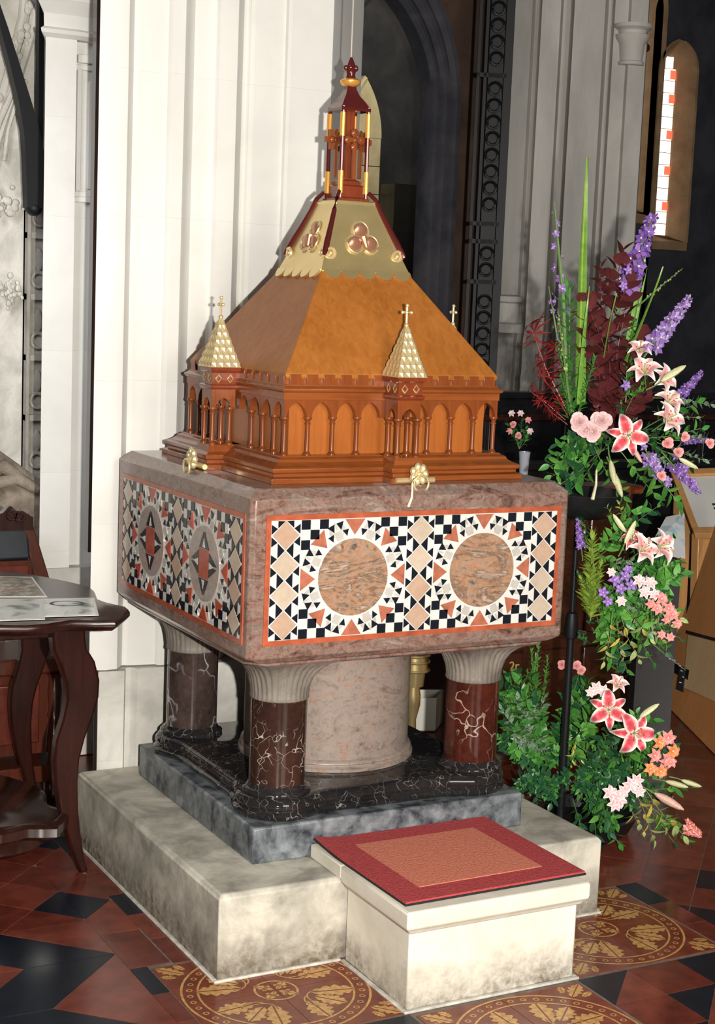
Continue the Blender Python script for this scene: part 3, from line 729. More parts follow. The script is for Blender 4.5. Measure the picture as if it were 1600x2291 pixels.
# ------------------------------------------------------------------ font
font = thing('baptismal_font', 'square marble baptismal font on stubby columns with black, white and red inlaid geometric panels', 'font', (0, 0, ZP))
SL, ZSL = .4356, .3316
MB().square([(SL, ZP), (SL, ZSL)]).build('slab', 'slab_stone', font, bev=.006)
CX = .312; CR = .079
def union(off, z, n=200):
    # lobed outline: a big round about each corner column and a straighter middle
    ring = []
    for i in range(n):
        t = 2*PI*i/n; dx, dy = math.cos(t), math.sin(t); best = 0
        for sx in (-1, 1):
            for sy in (-1, 1):
                cx, cy = sx*.305, sy*.305; R = .134+off
                b_ = dx*cx+dy*cy; c_ = cx*cx+cy*cy-R*R; D = b_*b_-c_
                if D > 0: best = max(best, b_+math.sqrt(D))
        h = .402+off; q = h/max(abs(dx), abs(dy)); 
        if q < .47: best = max(best, q)
        ring.append(Vector((dx*best, dy*best, z)))
    # soften the re-entrant corners
    for _ in range(3): ring = [(ring[i-1]+ring[i]*2+ring[(i+1) % n])/4 for i in range(n)]
    return ring
z = ZSL
MB().loft([union(-.02, z), union(-.012, z+.004), union(-.006, z+.016), union(-.012, z+.022), union(-.018, z+.025), union(-.018, z+.030), union(-.012, z+.036), union(-.012, z+.046), union(-.018, z+.055), union(-.028, z+.061), union(-.038, z+.063)]).build('lobed_base', 'black_marble', font, ang=50)
zc0, zc1 = .43, .662
cols = [(-CX, -CX, 'shaft_marble'), (CX+.012, -CX+.004, 'red_shaft_marble'), (-CX, CX, 'grey_shaft_marble'), (CX, CX, 'red_shaft_marble')]
for (x, y, mt) in cols:
    MB().lathe([(.094, .393), (.097, .397), (.097, .402), (.093, .407), (.088, .409), (.085, .413), (CR+.004, .416), (CR+.001, .420)], (x, y, 0), 36).build('column_base', 'black_marble', font, ang=50)
    MB().lathe([(CR, .412), (CR, zc1)], (x, y, 0), 40).build('column_shaft', mt, font)
    # fluted capital swelling from the round shaft to the square underside
    rings = []; n = 170
    prof_ = [(.0, CR+.001), (.03, CR+.004), (.10, CR+.002), (.28, CR+.004), (.5, CR+.010), (.68, CR+.022), (.82, CR+.040), (.93, CR+.062), (1.0, CR+.072)]
    for s, r in prof_:
        ring = []
        for k in range(n):
            t = 2*PI*k/n; sq = 1/max(abs(math.cos(t)), abs(math.sin(t)))
            w = max(0, s-.35)/.65; q = r*(1+(min(sq, 1.28)-1)*w*.9)*(1+.026*math.cos(34*t)*(.25+.75*min(1, s*2.5))*(1 if s < .99 else 0))
            ring.append(Vector((x+q*math.cos(t)-math.copysign(.006, x)*w, y+q*math.sin(t)-math.copysign(.006, y)*w, zc1-.004+s*(.792-zc1))))
        rings.append(ring)
    MB().loft(rings).build('capital', 'capital_stone', font, ang=60)
MB().lathe([(.258, .390), (.266, .396), (.266, .404), (.258, .410), (.256, .414), (.261, .418), (.259, .424), (.250, .428), (.250, .80)], (0, 0, 0), 64).build('drum', 'drum_marble', font, ang=50)
ZB0, ZB1 = .8073, 1.2345
MB().square([(.455, .782, .06), (.468, .783, .05), (.478, .790, .04), (.478, .797, .04), (.486, .800, .03), (.492, .807, .016), (.5, .815, .012), (.5, ZB1, .012), (.47, ZB1+.026, .012)]).build('bowl', 'bowl_marble', font, bev=.003, ang=20)
UL, UR, VB, VT = -.458, .468, .848, 1.194
class Panel:
    def __init__(s, side): s.side = side
    def p(s, u, v, w):
        return Vector((u, -.5-w, v)) if s.side == 'front' else Vector((-.5-w, -u, v))
def panel(side):
    P = Panel(side)
    def piece(name, mat, pts, parent, w0=.0018, w1=.0042, build=True, mb=None):
        m_ = mb or MB()
        m_.loft([[P.p(u, v, w0) for u, v in pts], [P.p(u, v, w1) for u, v in pts]])
        return m_.build(name, mat, parent) if build else None
    bed = piece('mosaic_panel', 'white_tile', [(UL+.012, VB+.012), (UR-.012, VB+.012), (UR-.012, VT-.012), (UL+.012, VT-.012)], font, -.001, .0018)
    bw = .014
    for q in ([(UL, VB), (UR, VB), (UR-bw, VB+bw), (UL+bw, VB+bw)], [(UL, VT), (UR, VT), (UR-bw, VT-bw), (UL+bw, VT-bw)], [(UL, VB), (UL, VT), (UL+bw, VT-bw), (UL+bw, VB+bw)], [(UR, VB), (UR, VT), (UR-bw, VT-bw), (UR-bw, VB+bw)]):
        piece('border_strip', 'border_red', q, bed, -.001, .003)
    U0, U1, V0, V1 = UL+bw, UR-bw, VB+bw, VT-bw
    Wd, Hd = U1-U0, V1-V0; cw = .085; sw = (Wd-3*cw)/2
    def g(pts, s=.93):           # pull a piece in a little so the joint shows
        cx = sum(p[0] for p in pts)/len(pts); cy = sum(p[1] for p in pts)/len(pts)
        return [(cx+(x-cx)*s, cy+(y-cy)*s) for x, y in pts]
    tone = lambda: random.choice(['pink_tile', 'cream_tile', 'cream_tile'])
    for ci in range(3):
        c = U0+cw/2+ci*(cw+sw); hh = Hd/4
        for k in range(4):
            v = V0+hh*(k+.5); piece('diamond_tile', tone(), g([(c, v-hh/2), (c+cw*.47, v), (c, v+hh/2), (c-cw*.47, v)], .95), bed)
        for k in range(5):
            v = V0+hh*k
            for s in (-1, 1):
                for t in (-1, 1):
                    if (k == 0 and t < 0) or (k == 4 and t > 0): continue
                    # triangle between junction, and the diamond's side point
                    piece('black_triangle', 'black_tile', g([(c+s*cw*.49, v+t*hh*.47), (c+s*cw*.49, v+t*hh*.12), (c+s*cw*.27, v+t*hh*.27)]), bed)
                    if k in (0, 4) or t > 0: piece('black_triangle', 'black_tile', g([(c+s*cw*.02, v+(t*hh*.02 if k in (0, 4) else 0)), (c+s*cw*.27, v+(t*hh*.01 if k in (0, 4) else hh*.26)), (c+s*cw*.27, v+(t*hh*.26 if k in (0, 4) else -hh*.26))], .94), bed)
    for si in range(2):
        cu = U0+cw+sw/2+si*(cw+sw); cv = (V0+V1)/2; R0 = .1045
        def pol(r, a): return (cu+r*math.cos(a), cv+r*math.sin(a))
        disc = piece('medallion', 'disc_marble' if side == 'front' else 'ring_marble', [pol(R0, 2*PI*k/48) for k in range(48)], bed, .0018, .005)
        for k in range(8):
            a = k*PI/4
            if k % 2 == 0: rb, hw = .1575, .031
            else: rb, hw = .158, .028
            tip = pol(.1135, a); bx, by = pol(rb, a); nx, ny = -math.sin(a)*hw, math.cos(a)*hw
            piece('red_triangle', 'red_tile' if side == 'front' else 'dark_red_tile', g([tip, (bx+nx, by+ny), (bx-nx, by-ny)], .96), bed)
            for da in (-.20, .20):     # small points against the ring
                q = a+da; piece('black_triangle', 'black_tile', g([pol(.1135, q), pol(.133, q+.095*(1 if da > 0 else .6)), pol(.133, q-.095*(1 if da < 0 else .6))]), bed)
            q = a+PI/8
            rr = .152
            piece('grey_tile', 'grey_tile', g([pol(.109, q-.10), pol(.135, q-.085), pol(.135, q+.085), pol(.109, q+.10)]), bed, .0018, .0036)
            for s in (-1, 1):
                if side == 'front' or s > 0:
                    piece('black_wedge', 'black_tile', g([pol(.134, q+s*.08), pol(rr+.005, q+s*.015), pol(rr+.005, q+s*.165)]), bed)
            piece('grey_tile', 'grey_tile', g([pol(.138, q-.02), pol(.138, q+.02), pol(.160, q+.015), pol(.160, q-.015)]), bed, .0018, .0036)
            for s in (-1, 1):
                piece('grey_tile', 'grey_tile', g([pol(.118, a+s*.30), pol(.137, a+s*.20), pol(.156, a+s*.27)]), bed, .0018, .0036)
        s_ = Hd/2; cl = .0268
        for sx in (-1, 1):
            for sy in (-1, 1):
                for i in range(3):
                    for j in range(3-i if i else 3):
                        if i+j > 2: continue
                        a0, b0 = s_-cl*(i+1), s_-cl*(j+1)
                        sq = [(cu+sx*a0, cv+sy*b0), (cu+sx*(a0+cl), cv+sy*b0), (cu+sx*(a0+cl), cv+sy*(b0+cl)), (cu+sx*a0, cv+sy*(b0+cl))]
                        if (i+j) % 2 == 0: piece('black_square', 'black_tile', g(sq, .95), bed)
                        else: piece('white_square', 'white_tile', g(sq, .93), bed, .0018, .0036)
        if side == 'left':
            # star set inside each roundel: red square, black points, pale lenses
            w0, w1 = .005, .0065
            piece('red_square', 'dark_red_tile', [(cu-.034, cv-.04), (cu+.034, cv-.04), (cu+.034, cv+.04), (cu-.034, cv+.04)], bed, w0, w1)
            for (dx, dy) in ((1, 0), (-1, 0), (0, 1), (0, -1)):
                b0 = .036 if dx else .042; ex = (-dy, dx)
                for s in (-1, 1):
                    piece('black_triangle', 'black_tile', [(cu+dx*b0+ex[0]*s*.034, cv+dy*b0+ex[1]*s*.034), (cu+dx*b0, cv+dy*b0), (cu+dx*.088+ex[0]*s*.004, cv+dy*.088+ex[1]*s*.004)], bed, w0, w1)
                piece('white_point', 'white_tile', [(cu+dx*(b0+.003)+ex[0]*.010, cv+dy*(b0+.003)+ex[1]*.010), (cu+dx*(b0+.003)-ex[0]*.010, cv+dy*(b0+.003)-ex[1]*.010), (cu+dx*.070, cv+dy*.070)], bed, w1-.0008, w1+.0004)
    return bed
panel('front'); panel('left')

# ------------------------------------------------------------------ wooden cover
ZC = ZB1+.026
cov = thing('font_cover', 'polished wooden spired font cover with arcaded sides and brass cap, standing on the font', 'font cover', (0, 0, ZC))
B = .34; SIDES = ((0, -1), (-1, 0), (0, 1), (1, 0))
def rot(p, d):       # local frame: u along the side, o outwards, z up
    u, o_, zz = p; dx, dy = d
    return Vector((u*(-dy)+o_*dx, u*dx+o_*dy, zz))
MB().square([(.398, ZC), (.398, ZC+.014), (.385, ZC+.018), (.385, ZC+.026), (.392, ZC+.030), (.392, ZC+.040), (.378, ZC+.046), (.366, ZC+.054), (.362, ZC+.062), (.352, ZC+.066), (.35, ZC+.070)]).build('base_moulding', 'frame_wood_x', cov, bev=.0015, ang=25)
ZA = ZC+.068
MB().square([(.312, ZA), (.312, 1.50)]).build('core_wall', 'panel_wood', cov)
MB().square([(.318, 1.478), (.343, 1.480), (.343, 1.500), (.349, 1.504), (.351, 1.510), (.343, 1.515), (.338, 1.518), (.338, 1.522)]).build('cornice', 'frame_wood_x', cov, bev=.001, ang=25)
NB = 9; bw = 2*B/NB
def colonnette(mb, c, z0, z1, r=.0062):
    h = z1-z0
    mb.lathe([(r*1.75, 0), (r*1.75, h*.05), (r*1.25, h*.06), (r*1.5, h*.085), (r*1.05, h*.105), (r, h*.13), (r, h*.80), (r*1.35, h*.81), (r*1.35, h*.835), (r, h*.845), (r*1.1, h*.90), (r*1.75, h*.945), (r*1.9, h*.95), (r*1.9, h)], (c.x, c.y, z0), 12)
ZSP = 1.432
protoc = None
for d in SIDES:
    # spandrel board pierced by pointed arches
    BE = B if d[0] == 0 else B-.0165
    poly = [(BE, 1.485), (-BE, 1.485), (-BE, ZSP)]
    for k in range(NB):
        c = -B+bw*(k+.5); ap = arch_pts(c, bw*.40, ZSP, bw*.56, 6); poly += [(max(-BE+.0005, min(BE-.0005, u)), z_) for u, z_ in reversed(ap)]
    poly += [(BE, ZSP)]
    MB().prism([rot((u, B-.016, z_), d) for u, z_ in poly], rot((0, .016, 0), d)).build('arcade', 'frame_wood', cov, ang=30)
    mbr = []
    for k in range(NB+1):
        if k in (4, 5) or (k == NB): continue
        p = rot((-B+bw*k+(.006 if k == 0 else 0), B-.008, 0), d)
        if protoc is None:
            mb = MB(); colonnette(mb, p, ZA, ZSP+.002); protoc = (mb.build('colonnette', 'frame_wood', cov, ang=50), p)
        else: share(protoc[0], cov, p-protoc[1])
    for k in range(13):
        u = -B+.006+(2*B-.012)*(k+.5)/13
        if abs(u) < .05: continue
        MB().hexa([rot((u+a, B-.012+b_, z_), d) for z_ in (1.520, 1.549) for a, b_ in ((-.017, 0), (.017, 0), (.017, .010), (-.017, .010))]).build('merlon', 'frame_wood', cov, bev=.001)
    MB().hexa([rot((u, o_, z_), d) for z_ in (1.518, 1.541) for u, o_ in ((-B+.012, B-.025), (B-.012, B-.025), (B-.012, B-.011), (-B+.012, B-.011))]).build('parapet', 'frame_wood_x', cov)
ZE = 1.548
MB().square([(.334, ZE-.012), (.338, ZE-.004), (.336, ZE+.004), (.138, 1.835)]).build('roof', 'roof_wood', cov, bev=.0025, ang=20)
# brass cap over the roof's head, flaring, with a scalloped skirt
cap = MB().square([(.146, 1.828), (.142, 1.834), (.1145, 1.900), (.094, 1.950), (.078, 1.990), (.066, 2.022), (.066, 2.032), (.060, 2.034)]).build('brass_cap', 'brass', cov, bev=.002, ang=20)
sl = Vector((0, .336-.138, 0)).y/(1.835-ZE-.004)
for d in SIDES:
    mb = MB()
    for k in range(5):
        u0 = -.139+.2780*(k+.5)/5; pts = []
        for a in range(9):
            t = PI*a/8; uu, dz = u0+.0275*math.cos(t), -.025*math.sin(t); zz = 1.834+dz
            o_ = .1415-dz*.72
            pts.append((uu, o_, zz))
        mb.loft([[rot((u, o_-.004, z_), d) for u, o_, z_ in pts], [rot((u, o_+.0035, z_+.001), d) for u, o_, z_ in pts]])
    mb.build('scalloped_edge', 'brass', cap, ang=40)
    mb = MB()     # raised trefoil
    for (u, zz, r) in ((0, 1.949, .022), (-.025, 1.910, .022), (.025, 1.910, .022)):
        o_ = .1145-(zz-1.90)*.42+.004
        mb.ellipsoid(rot((u, o_, zz), d), (r if d[0] == 0 else .006, r if d[1] == 0 else .006, r*.95), 14, 8)
    mb.tube([rot((0, .1135, 1.93), d), rot((.008, .1235, 1.90), d)], [.012, .005], 8)
    tre = mb.build('trefoil', 'copper_pink', cap)
    mb = MB()
    for (u, zz, a0) in ((0, 1.949, -.5), (-.025, 1.910, 1.5), (.025, 1.910, -2.4)):
        pts = []
        for k in range(15):
            a = a0+4.2*k/14; uu, z_ = u+.025*math.cos(a), zz+.025*math.sin(a); pts.append(rot((uu, .1145-(z_-1.90)*.42+.004, z_), d))
        mb.tube(pts, .0028, 6)
    mb.build('trefoil_rim', 'brass_bright', tre)
for sx in (-1, 1):
    for sy in (-1, 1):
        mb = MB(); pts = []
        for z_, h in ((2.055, .048), (2.035, .064), (2.00, .076), (1.95, .0965), (1.915, .1115), (1.885, .124), (1.872, .130)):
            pts.append((sx*h, sy*h, z_+.004))
        mb.tube(pts, [.006, .0065, .007, .008, .009, .009, .006], 8)
        cap_s = mb.build('corner_strap', 'copper_red', cap)
        mb = MB()
        for ddx, ddy in ((0, 1), (1, 0)):
            cpt = (sx*(.126-.018*ddx), sy*(.126-.018*ddy), 1.880)
            mb.torus(cpt, .014, .005, 'y' if ddx else 'x', 14, 6); mb.ellipsoid(cpt, (.006, .006, .006), 8, 6)
        mb.build('scroll_end', 'brass_bright', cap_s)
# open lantern
lan_ = MB().square([(.050, 2.03), (.050, 2.04), (.040, 2.045), (.040, 2.075), (.032, 2.08), (.032, 2.09), (.020, 2.095), (.020, 2.10)]).build('lantern_base', 'red_wood', cov, ang=25)
h = .0415
for sx in (-1, 1):
    for sy in (-1, 1):
        pst = MB().tube([(sx*h, sy*h, 2.035), (sx*h*.985, sy*h*.985, 2.30)], .0062, 9).build('lantern_post', 'copper_red', cov)
        for z0, z1 in ((2.055, 2.118), (2.215, 2.282)):
            MB().tube([(sx*h, sy*h, z0), (sx*h*.99, sy*h*.99, z1)], .0078, 9).build('gilt_sleeve', 'gold_leaf', pst)
MB().square([(.013, 2.10), (.013, 2.29)]).build('lantern_core', 'red_wood', cov)
for d in SIDES:
    mb = MB(); o_ = .040
    for (u, zz) in ((0, 2.226), (0, 2.186), (.021, 2.206), (-.021, 2.206)):
        c_ = rot((u, o_, zz), d); mb.ellipsoid(c_, (.0125 if d[0] == 0 else .005, .0125 if d[1] == 0 else .005, .0125), 10, 6)
    mb.ellipsoid(rot((0, o_, 2.206), d), (.010, .010, .010), 10, 6)
    mb.hexa([rot((a, o_+b_, z_), d) for z_ in (2.10, 2.235) for a, b_ in ((-.006, -.004), (.006, -.004), (.006, .004), (-.006, .004))])
    mb.hexa([rot((a, o_+b_, z_), d) for z_ in (2.20, 2.212) for a, b_ in ((-.026, -.004), (.026, -.004), (.026, .004), (-.026, .004))])
    mb.build('lantern_cross', 'frame_wood', cov)
    mb = MB()      # bold cross standing out beyond the posts
    o_ = .066
    mb.hexa([rot((a, b_, z_), d) for z_ in (2.178, 2.234) for a, b_ in ((-.004, o_-.018), (.004, o_-.018), (.004, o_-.004), (-.004, o_-.004))])
    mb.hexa([rot((a, b_, z_), d) for z_ in (2.198, 2.214) for a, b_ in ((-.004, .046), (.004, .046), (.004, o_+.01), (-.004, o_+.01))])
    mb.ellipsoid(rot((0, o_-.011, 2.206), d), (.012, .012, .012), 10, 6)
    if d[0] != 0: mb.build('side_cross', 'frame_wood', cov)
MB().square([(.0475, 2.288), (.0475, 2.296), (.036, 2.315), (.022, 2.335), (.015, 2.352), (.014, 2.362)], cut=.003).build('lantern_hood', 'copper_red', cov, ang=25)
MB().lathe([(.014, 2.358), (.026, 2.364), (.030, 2.371), (.030, 2.376), (.024, 2.380), (.016, 2.383)], (0, 0, 0), 20).build('finial_ring', 'gold_leaf', cov)
mb = MB().lathe([(.016, 2.38), (.013, 2.392), (.015, 2.404), (.018, 2.412), (.012, 2.422), (.007, 2.434), (.003, 2.442)], (0, 0, 0), 14)
for k in range(6):
    a = 2*PI*k/6; mb.ellipsoid((.017*math.cos(a), .017*math.sin(a), 2.411), (.007, .007, .008), 8, 6)
mb.build('finial', 'copper_red', cov)
# a gabled turret at the middle of each side
for d in SIDES:
    T = .385
    tb = MB()
    def q(u, o_, z_): return rot((u, o_, z_), d)
    def sqr(hw, ho, z_): return [q(-hw, T-.06, z_), q(hw, T-.06, z_), q(hw, T+ho, z_), q(-hw, T+ho, z_)]
    tb.loft([sqr(a, b_, z_) for a, b_, z_ in ((.062, .064, ZC), (.062, .064, ZC+.014), (.052, .052, ZC+.018), (.052, .052, ZC+.027), (.058, .058, ZC+.031), (.058, .058, ZC+.042), (.046, .046, ZC+.05), (.042, .042, ZC+.066), (.040, .040, ZC+.07))])
    tur = tb.build('turret', 'frame_wood_x' if d[0] == 0 else 'frame_wood', cov, bev=.001, ang=25)
    hw = .036
    mb = MB()
    for fc in range(3):           # arched faces: front, two sides
        a0 = arch_pts(0, .024, 1.432, .030, 6)
        poly = [(hw, 1.488), (-hw, 1.488), (-hw, 1.432)]+list(reversed(a0))+[(hw, 1.432)]
        if fc == 0: mb.prism([q(u, T+hw, z_) for u, z_ in poly], rot((0, -.010, 0), d))
        else:
            s = 1 if fc == 1 else -1
            mb.prism([q(s*hw, T+(u if u < hw-.0105 else hw-.0105), z_) for u, z_ in poly], rot((-s*.010, 0, 0), d))
    mb.build('turret_arch', 'frame_wood', tur, ang=30)
    mb = MB(); mb.loft([sqr(a, a, z_) for a, z_ in ((.038, 1.486), (.043, 1.492), (.043, 1.497), (.037, 1.501), (.037, 1.533), (.042, 1.538), (.044, 1.545), (.044, 1.55))])
    band = mb.build('turret_band', 'red_wood', tur, ang=25)
    mb = MB()
    for s_u in (-.018, .018):
        for fc in range(3):
            pts = [(0, -.011), (.009, 0), (0, .011), (-.009, 0)]
            def w3(a, b_): return q(s_u+a, T+.0375, 1.517+b_) if fc == 0 else q((.0375 if fc == 1 else -.0375), T+s_u+a, 1.517+b_)
            mb.tube([w3(*p) for p in pts+pts[:1]], .0022, 5)
    mb.build('diamond_beading', 'brass', tur)
    for (u, o_) in ((-.030, .030), (.030, .030), (-.030, -.022), (.030, -.022)):
        p = q(u, T+o_, 0); mb = MB(); colonnette(mb, p, ZC+.068, 1.436, .0068); mb.build('turret_column', 'frame_wood', tur, ang=50)
    mb = MB(); zs2 = [(.047, 1.549), (.045, 1.553), (.036, 1.580), (.0275, 1.606), (.019, 1.636), (.011, 1.664), (.005, 1.684)]
    def sq2(a, z_): return [q(-a, T-a, z_), q(a, T-a, z_), q(a, T+a, z_), q(-a, T+a, z_)]
    mb.loft([sq2(a, z_) for a, z_ in zs2])
    for r_ in range(6):            # overlapping leaf-shaped brass slates
        z_ = 1.553+r_*.021; a = .045-(z_-1.553)*.318; n = max(1, 4-r_//2)
        for fc in range(4):
            for k in range(n):
                t = (k+.5)/n*2-1; wv = a/n*.92
                def w4(u, oo, zz):
                    return {0: q(u, T+oo, zz), 1: q(oo, T+u, zz), 2: q(-oo, T+u, zz), 3: q(u, T-oo, zz)}[fc]
                cu_ = t*a*(1-1/(n+2)*.2)
                mb.add([w4(cu_-wv, a+.0005, z_+.008), w4(cu_, a+.004, z_-.003), w4(cu_+wv, a+.0005, z_+.008), w4(cu_, a-.0035, z_+.022), w4(cu_, a+.0035, z_+.008)], [(0, 1, 4), (1, 2, 4), (2, 3, 4), (3, 0, 4)])
    mb.build('turret_spire', 'brass_bright', tur, ang=20)
    mb = MB(); p = q(0, T, 1.688); mb.ellipsoid(p, (.007, .007, .008), 10, 8); p2 = q(0, T, 0)
    mb.tube([(p2.x, p2.y, 1.69), (p2.x, p2.y, 1.742)], .0032, 7); 
    ev = rot((1, 0, 0), d)
    c_ = Vector((p2.x, p2.y, 1.724)); mb.tube([c_-ev*.013, c_+ev*.013], .0032, 7)
    for k in (-1, 1): mb.ellipsoid(c_+ev*.014*k, (.0052, .0052, .0052), 8, 6)
    mb.ellipsoid(Vector((p2.x, p2.y, 1.743)), (.0055, .0055, .0055), 8, 6); mb.ellipsoid(c_, (.005, .005, .005), 8, 6)
    mb.build('turret_cross', 'brass_bright', tur)
    # brass clasp at the turret's foot
    mb = MB(); c_ = q(.012, T+.082, ZC+.016)
    for k in range(7):
        a = 2*PI*k/7; e_ = rot((.020*math.cos(a), 0, .020*math.sin(a)), d); mb.ellipsoid(c_+e_+Vector((0, 0, .012)), (.010, .010, .013), 8, 6)
    mb.ellipsoid(c_+Vector((0, 0, .012)), (.012, .012, .012), 10, 8)
    oc = q(.012, T+.098, ZC+.004)
    mb.torus(oc, .023, .0032, 'y' if d[0] == 0 else 'x', 24, 7)
    mb.tube([q(-.05, T+.066, ZC+.01), q(.07, T+.066, ZC+.01)], .008, 8)
    mb.build('brass_clasp', 'brass_bright', cov)
# pale cord hanging from the front clasp over the bowl's edge
pts = [(-.012, -.486, ZC+.02), (-.02, -.489, ZC+.006), (-.025, -.4985, ZC-.012), (-.03, -.506, ZC-.03), (-.04, -.5065, ZC-.055)]
tag(MB().tube(pts, [.003, .003, .003, .0035, .004], 7).build('cord', 'cord'), 'pale cord hanging from the brass clasp over the front edge of the font', 'cord')
tag(MB().tube([(0, 0, 2.44), (0, 0, 4.6)], .0028, 7).build('suspension_wire', 'wire'), 'thin wire rising from the top of the font cover', 'wire')
# ------------------------------------------------------------------ table with prints, lower left
ZT = .84
tt = thing('side_table', 'dark mahogany table with shaped top and S-curved legs, holding three prints', 'table', (-1.05, .62, 0))
rt = [pz(x, y, ZT) for x, y in ((0, 1399), (60, 1400), (110, 1396), (160, 1388), (218, 1389), (258, 1389), (274, 1378), (291, 1364), (284, 1358), (262, 1353), (240, 1348), (219, 1340), (213, 1322), (204, 1315), (180, 1307), (150, 1300), (100, 1290), (40, 1281), (0, 1278))]
xm = -1.05
out = [(p.x, p.y) for p in rt]+[(2*xm-p.x, p.y) for p in reversed(rt)]
def scale_o(s, z): return [Vector((xm+(x-xm)*s, .62+(y-.62)*s, z)) for x, y in out]
MB().loft([scale_o(.955, ZT-.034), scale_o(.985, ZT-.030), scale_o(1.0, ZT-.018), scale_o(1.0, ZT-.008), scale_o(.99, ZT)]).build('table_top', 'table_wood', tt, ang=50)
MB().box(-1.40, -.69, .30, .94, ZT-.115, ZT-.033).build('apron', 'table_wood', tt, bev=.004)
def legprof(pts_l, pts_r, Y): return [(py(x, y, Y)) for x, y in pts_l]+[(py(x, y, Y)) for x, y in reversed(pts_r)]
Lp = [(147, 1405), (143, 1440), (146, 1478), (160, 1512), (175, 1560), (177, 1590), (168, 1635), (152, 1685), (147, 1730), (150, 1785), (160, 1845), (176, 1890), (192, 1940), (206, 1988)]
Rp = [(218, 1405), (218, 1440), (222, 1466), (240, 1490), (251, 1530), (249, 1575), (236, 1620), (218, 1670), (206, 1720), (202, 1770), (203, 1830), (208, 1890), (216, 1945), (226, 1990)]
YL = .145
rings = []
for k, (l, r) in enumerate(zip(Lp, Rp)):
    a, c = py(*l, YL), py(*r, YL); a.z = c.z = max(.0, (a.z+c.z)/2); 
    if k == len(Lp)-1: a.z = c.z = 0.0
    fr = k/(len(Lp)-1); yo = (.13 if fr < .1 else .07)*0
    w = .030-.012*fr
    rings.append([Vector((a.x, YL-w, a.z)), Vector((c.x, YL-w, a.z)), Vector((c.x, YL+w, a.z)), Vector((a.x, YL+w, a.z))])
rings.reverse()
def at_leg(dx, dy, flip):
    R = [[Vector((((2*xm-p.x) if flip else p.x)+dx, (p.y+dy), p.z)) for p in r] for r in rings]
    MB().loft(R).build('leg', 'table_wood', tt, bev=.008, ang=40)
at_leg(0, .13, False); at_leg(0, .13, True); at_leg(0.06, .80, False); at_leg(-.06, .80, True)
def shelf(s, z): return [Vector((xm+(x-xm)*s, .62+(y-.62)*s, z)) for x, y in out]
MB().loft([shelf(.68, .15), shelf(.72, .165), shelf(.72, .19), shelf(.69, .20)]).build('undershelf', 'dark_wood', tt, ang=50)
MB().lathe([(.16, .0), (.19, .02), (.17, .06), (.10, .10), (.07, .15)], (xm+.18, .62, 0), 18).build('pedestal_foot', 'dark_wood', tt)

m, nt, b = new_mat('photo_colour'); v = coords(nt); vo = nd(nt, 'ShaderNodeTexNoise', i_Scale=13, i_Detail=5, i_Distortion=1.2); nt.links.new(v, vo.inputs['Vector'])
r = ramp(nt, vo.outputs['Fac'], [(0.34, (.10, .09, .085)), (.46, (.28, .22, .16)), (.52, (.55, .52, .44)), (.58, (.20, .17, .15)), (.63, (.48, .09, .06))]); nt.links.new(r.outputs[0], b.inputs['Base Color']); b.inputs['Roughness'].default_value = .3
m, nt, b = new_mat('photo_grey'); v = coords(nt); vo = nd(nt, 'ShaderNodeTexNoise', i_Scale=9, i_Detail=6, i_Distortion=.6); nt.links.new(v, vo.inputs['Vector'])
r = ramp(nt, vo.outputs['Fac'], [(0.34, (.06, .07, .075)), (.46, (.66, .70, .68)), (.58, (.78, .81, .79)), (.70, (.22, .22, .23))]); nt.links.new(r.outputs[0], b.inputs['Base Color']); b.inputs['Roughness'].default_value = .25
def flat(name, px_, z, mat_edge, mat_in, label, inset=.06, group=None, cat='photograph'):
    q = [pz(x, y, z) for x, y in px_]; c = sum(q, Vector())/4
    t = thing(name, label, cat, (c.x, c.y, z), group)
    MB().loft([[Vector((p.x, p.y, z)) for p in q], [Vector((p.x, p.y, z+.0012)) for p in q]]).build('sheet', mat_edge, t)
    qi = [p+(c-p)*inset for p in q]
    MB().loft([[Vector((p.x, p.y, z+.0012)) for p in qi], [Vector((p.x, p.y, z+.0015)) for p in qi]]).build('print', mat_in, t)
    return t, c
flat('colour_photograph', [(-70, 1336), (106, 1336), (72, 1291), (-90, 1289)], ZT+.0004, 'paper', 'photo_colour', 'colour photograph with red patches, rearmost of the prints on the dark table', .05)
t, c = flat('grey_photograph', [(97, 1381), (221, 1377), (211, 1338), (90, 1340)], ZT+.0024, 'paper', 'photo_grey', 'black and white photograph nearest the right tip of the dark table', .10)
mb = MB()
for k in range(18):
    a0, a1 = 2*PI*k/18, 2*PI*(k+1)/18
    f = lambda r_, a: pz(150+r_*40*math.cos(a), 1350+r_*6*math.sin(a), ZT+.0042)
    mb.add([f(.8, a0), f(1, a0), f(1, a1), f(.8, a1)], [(0, 1, 2, 3)])
mb.build('printed_oval', 'ink', t, fixn=False)
flat('grey_photograph', [(-90, 1393), (101, 1386), (94, 1340), (-80, 1341)], ZT+.0022, 'paper', 'photo_grey', 'black and white photograph on the dark table, left of the other grey one', .08)

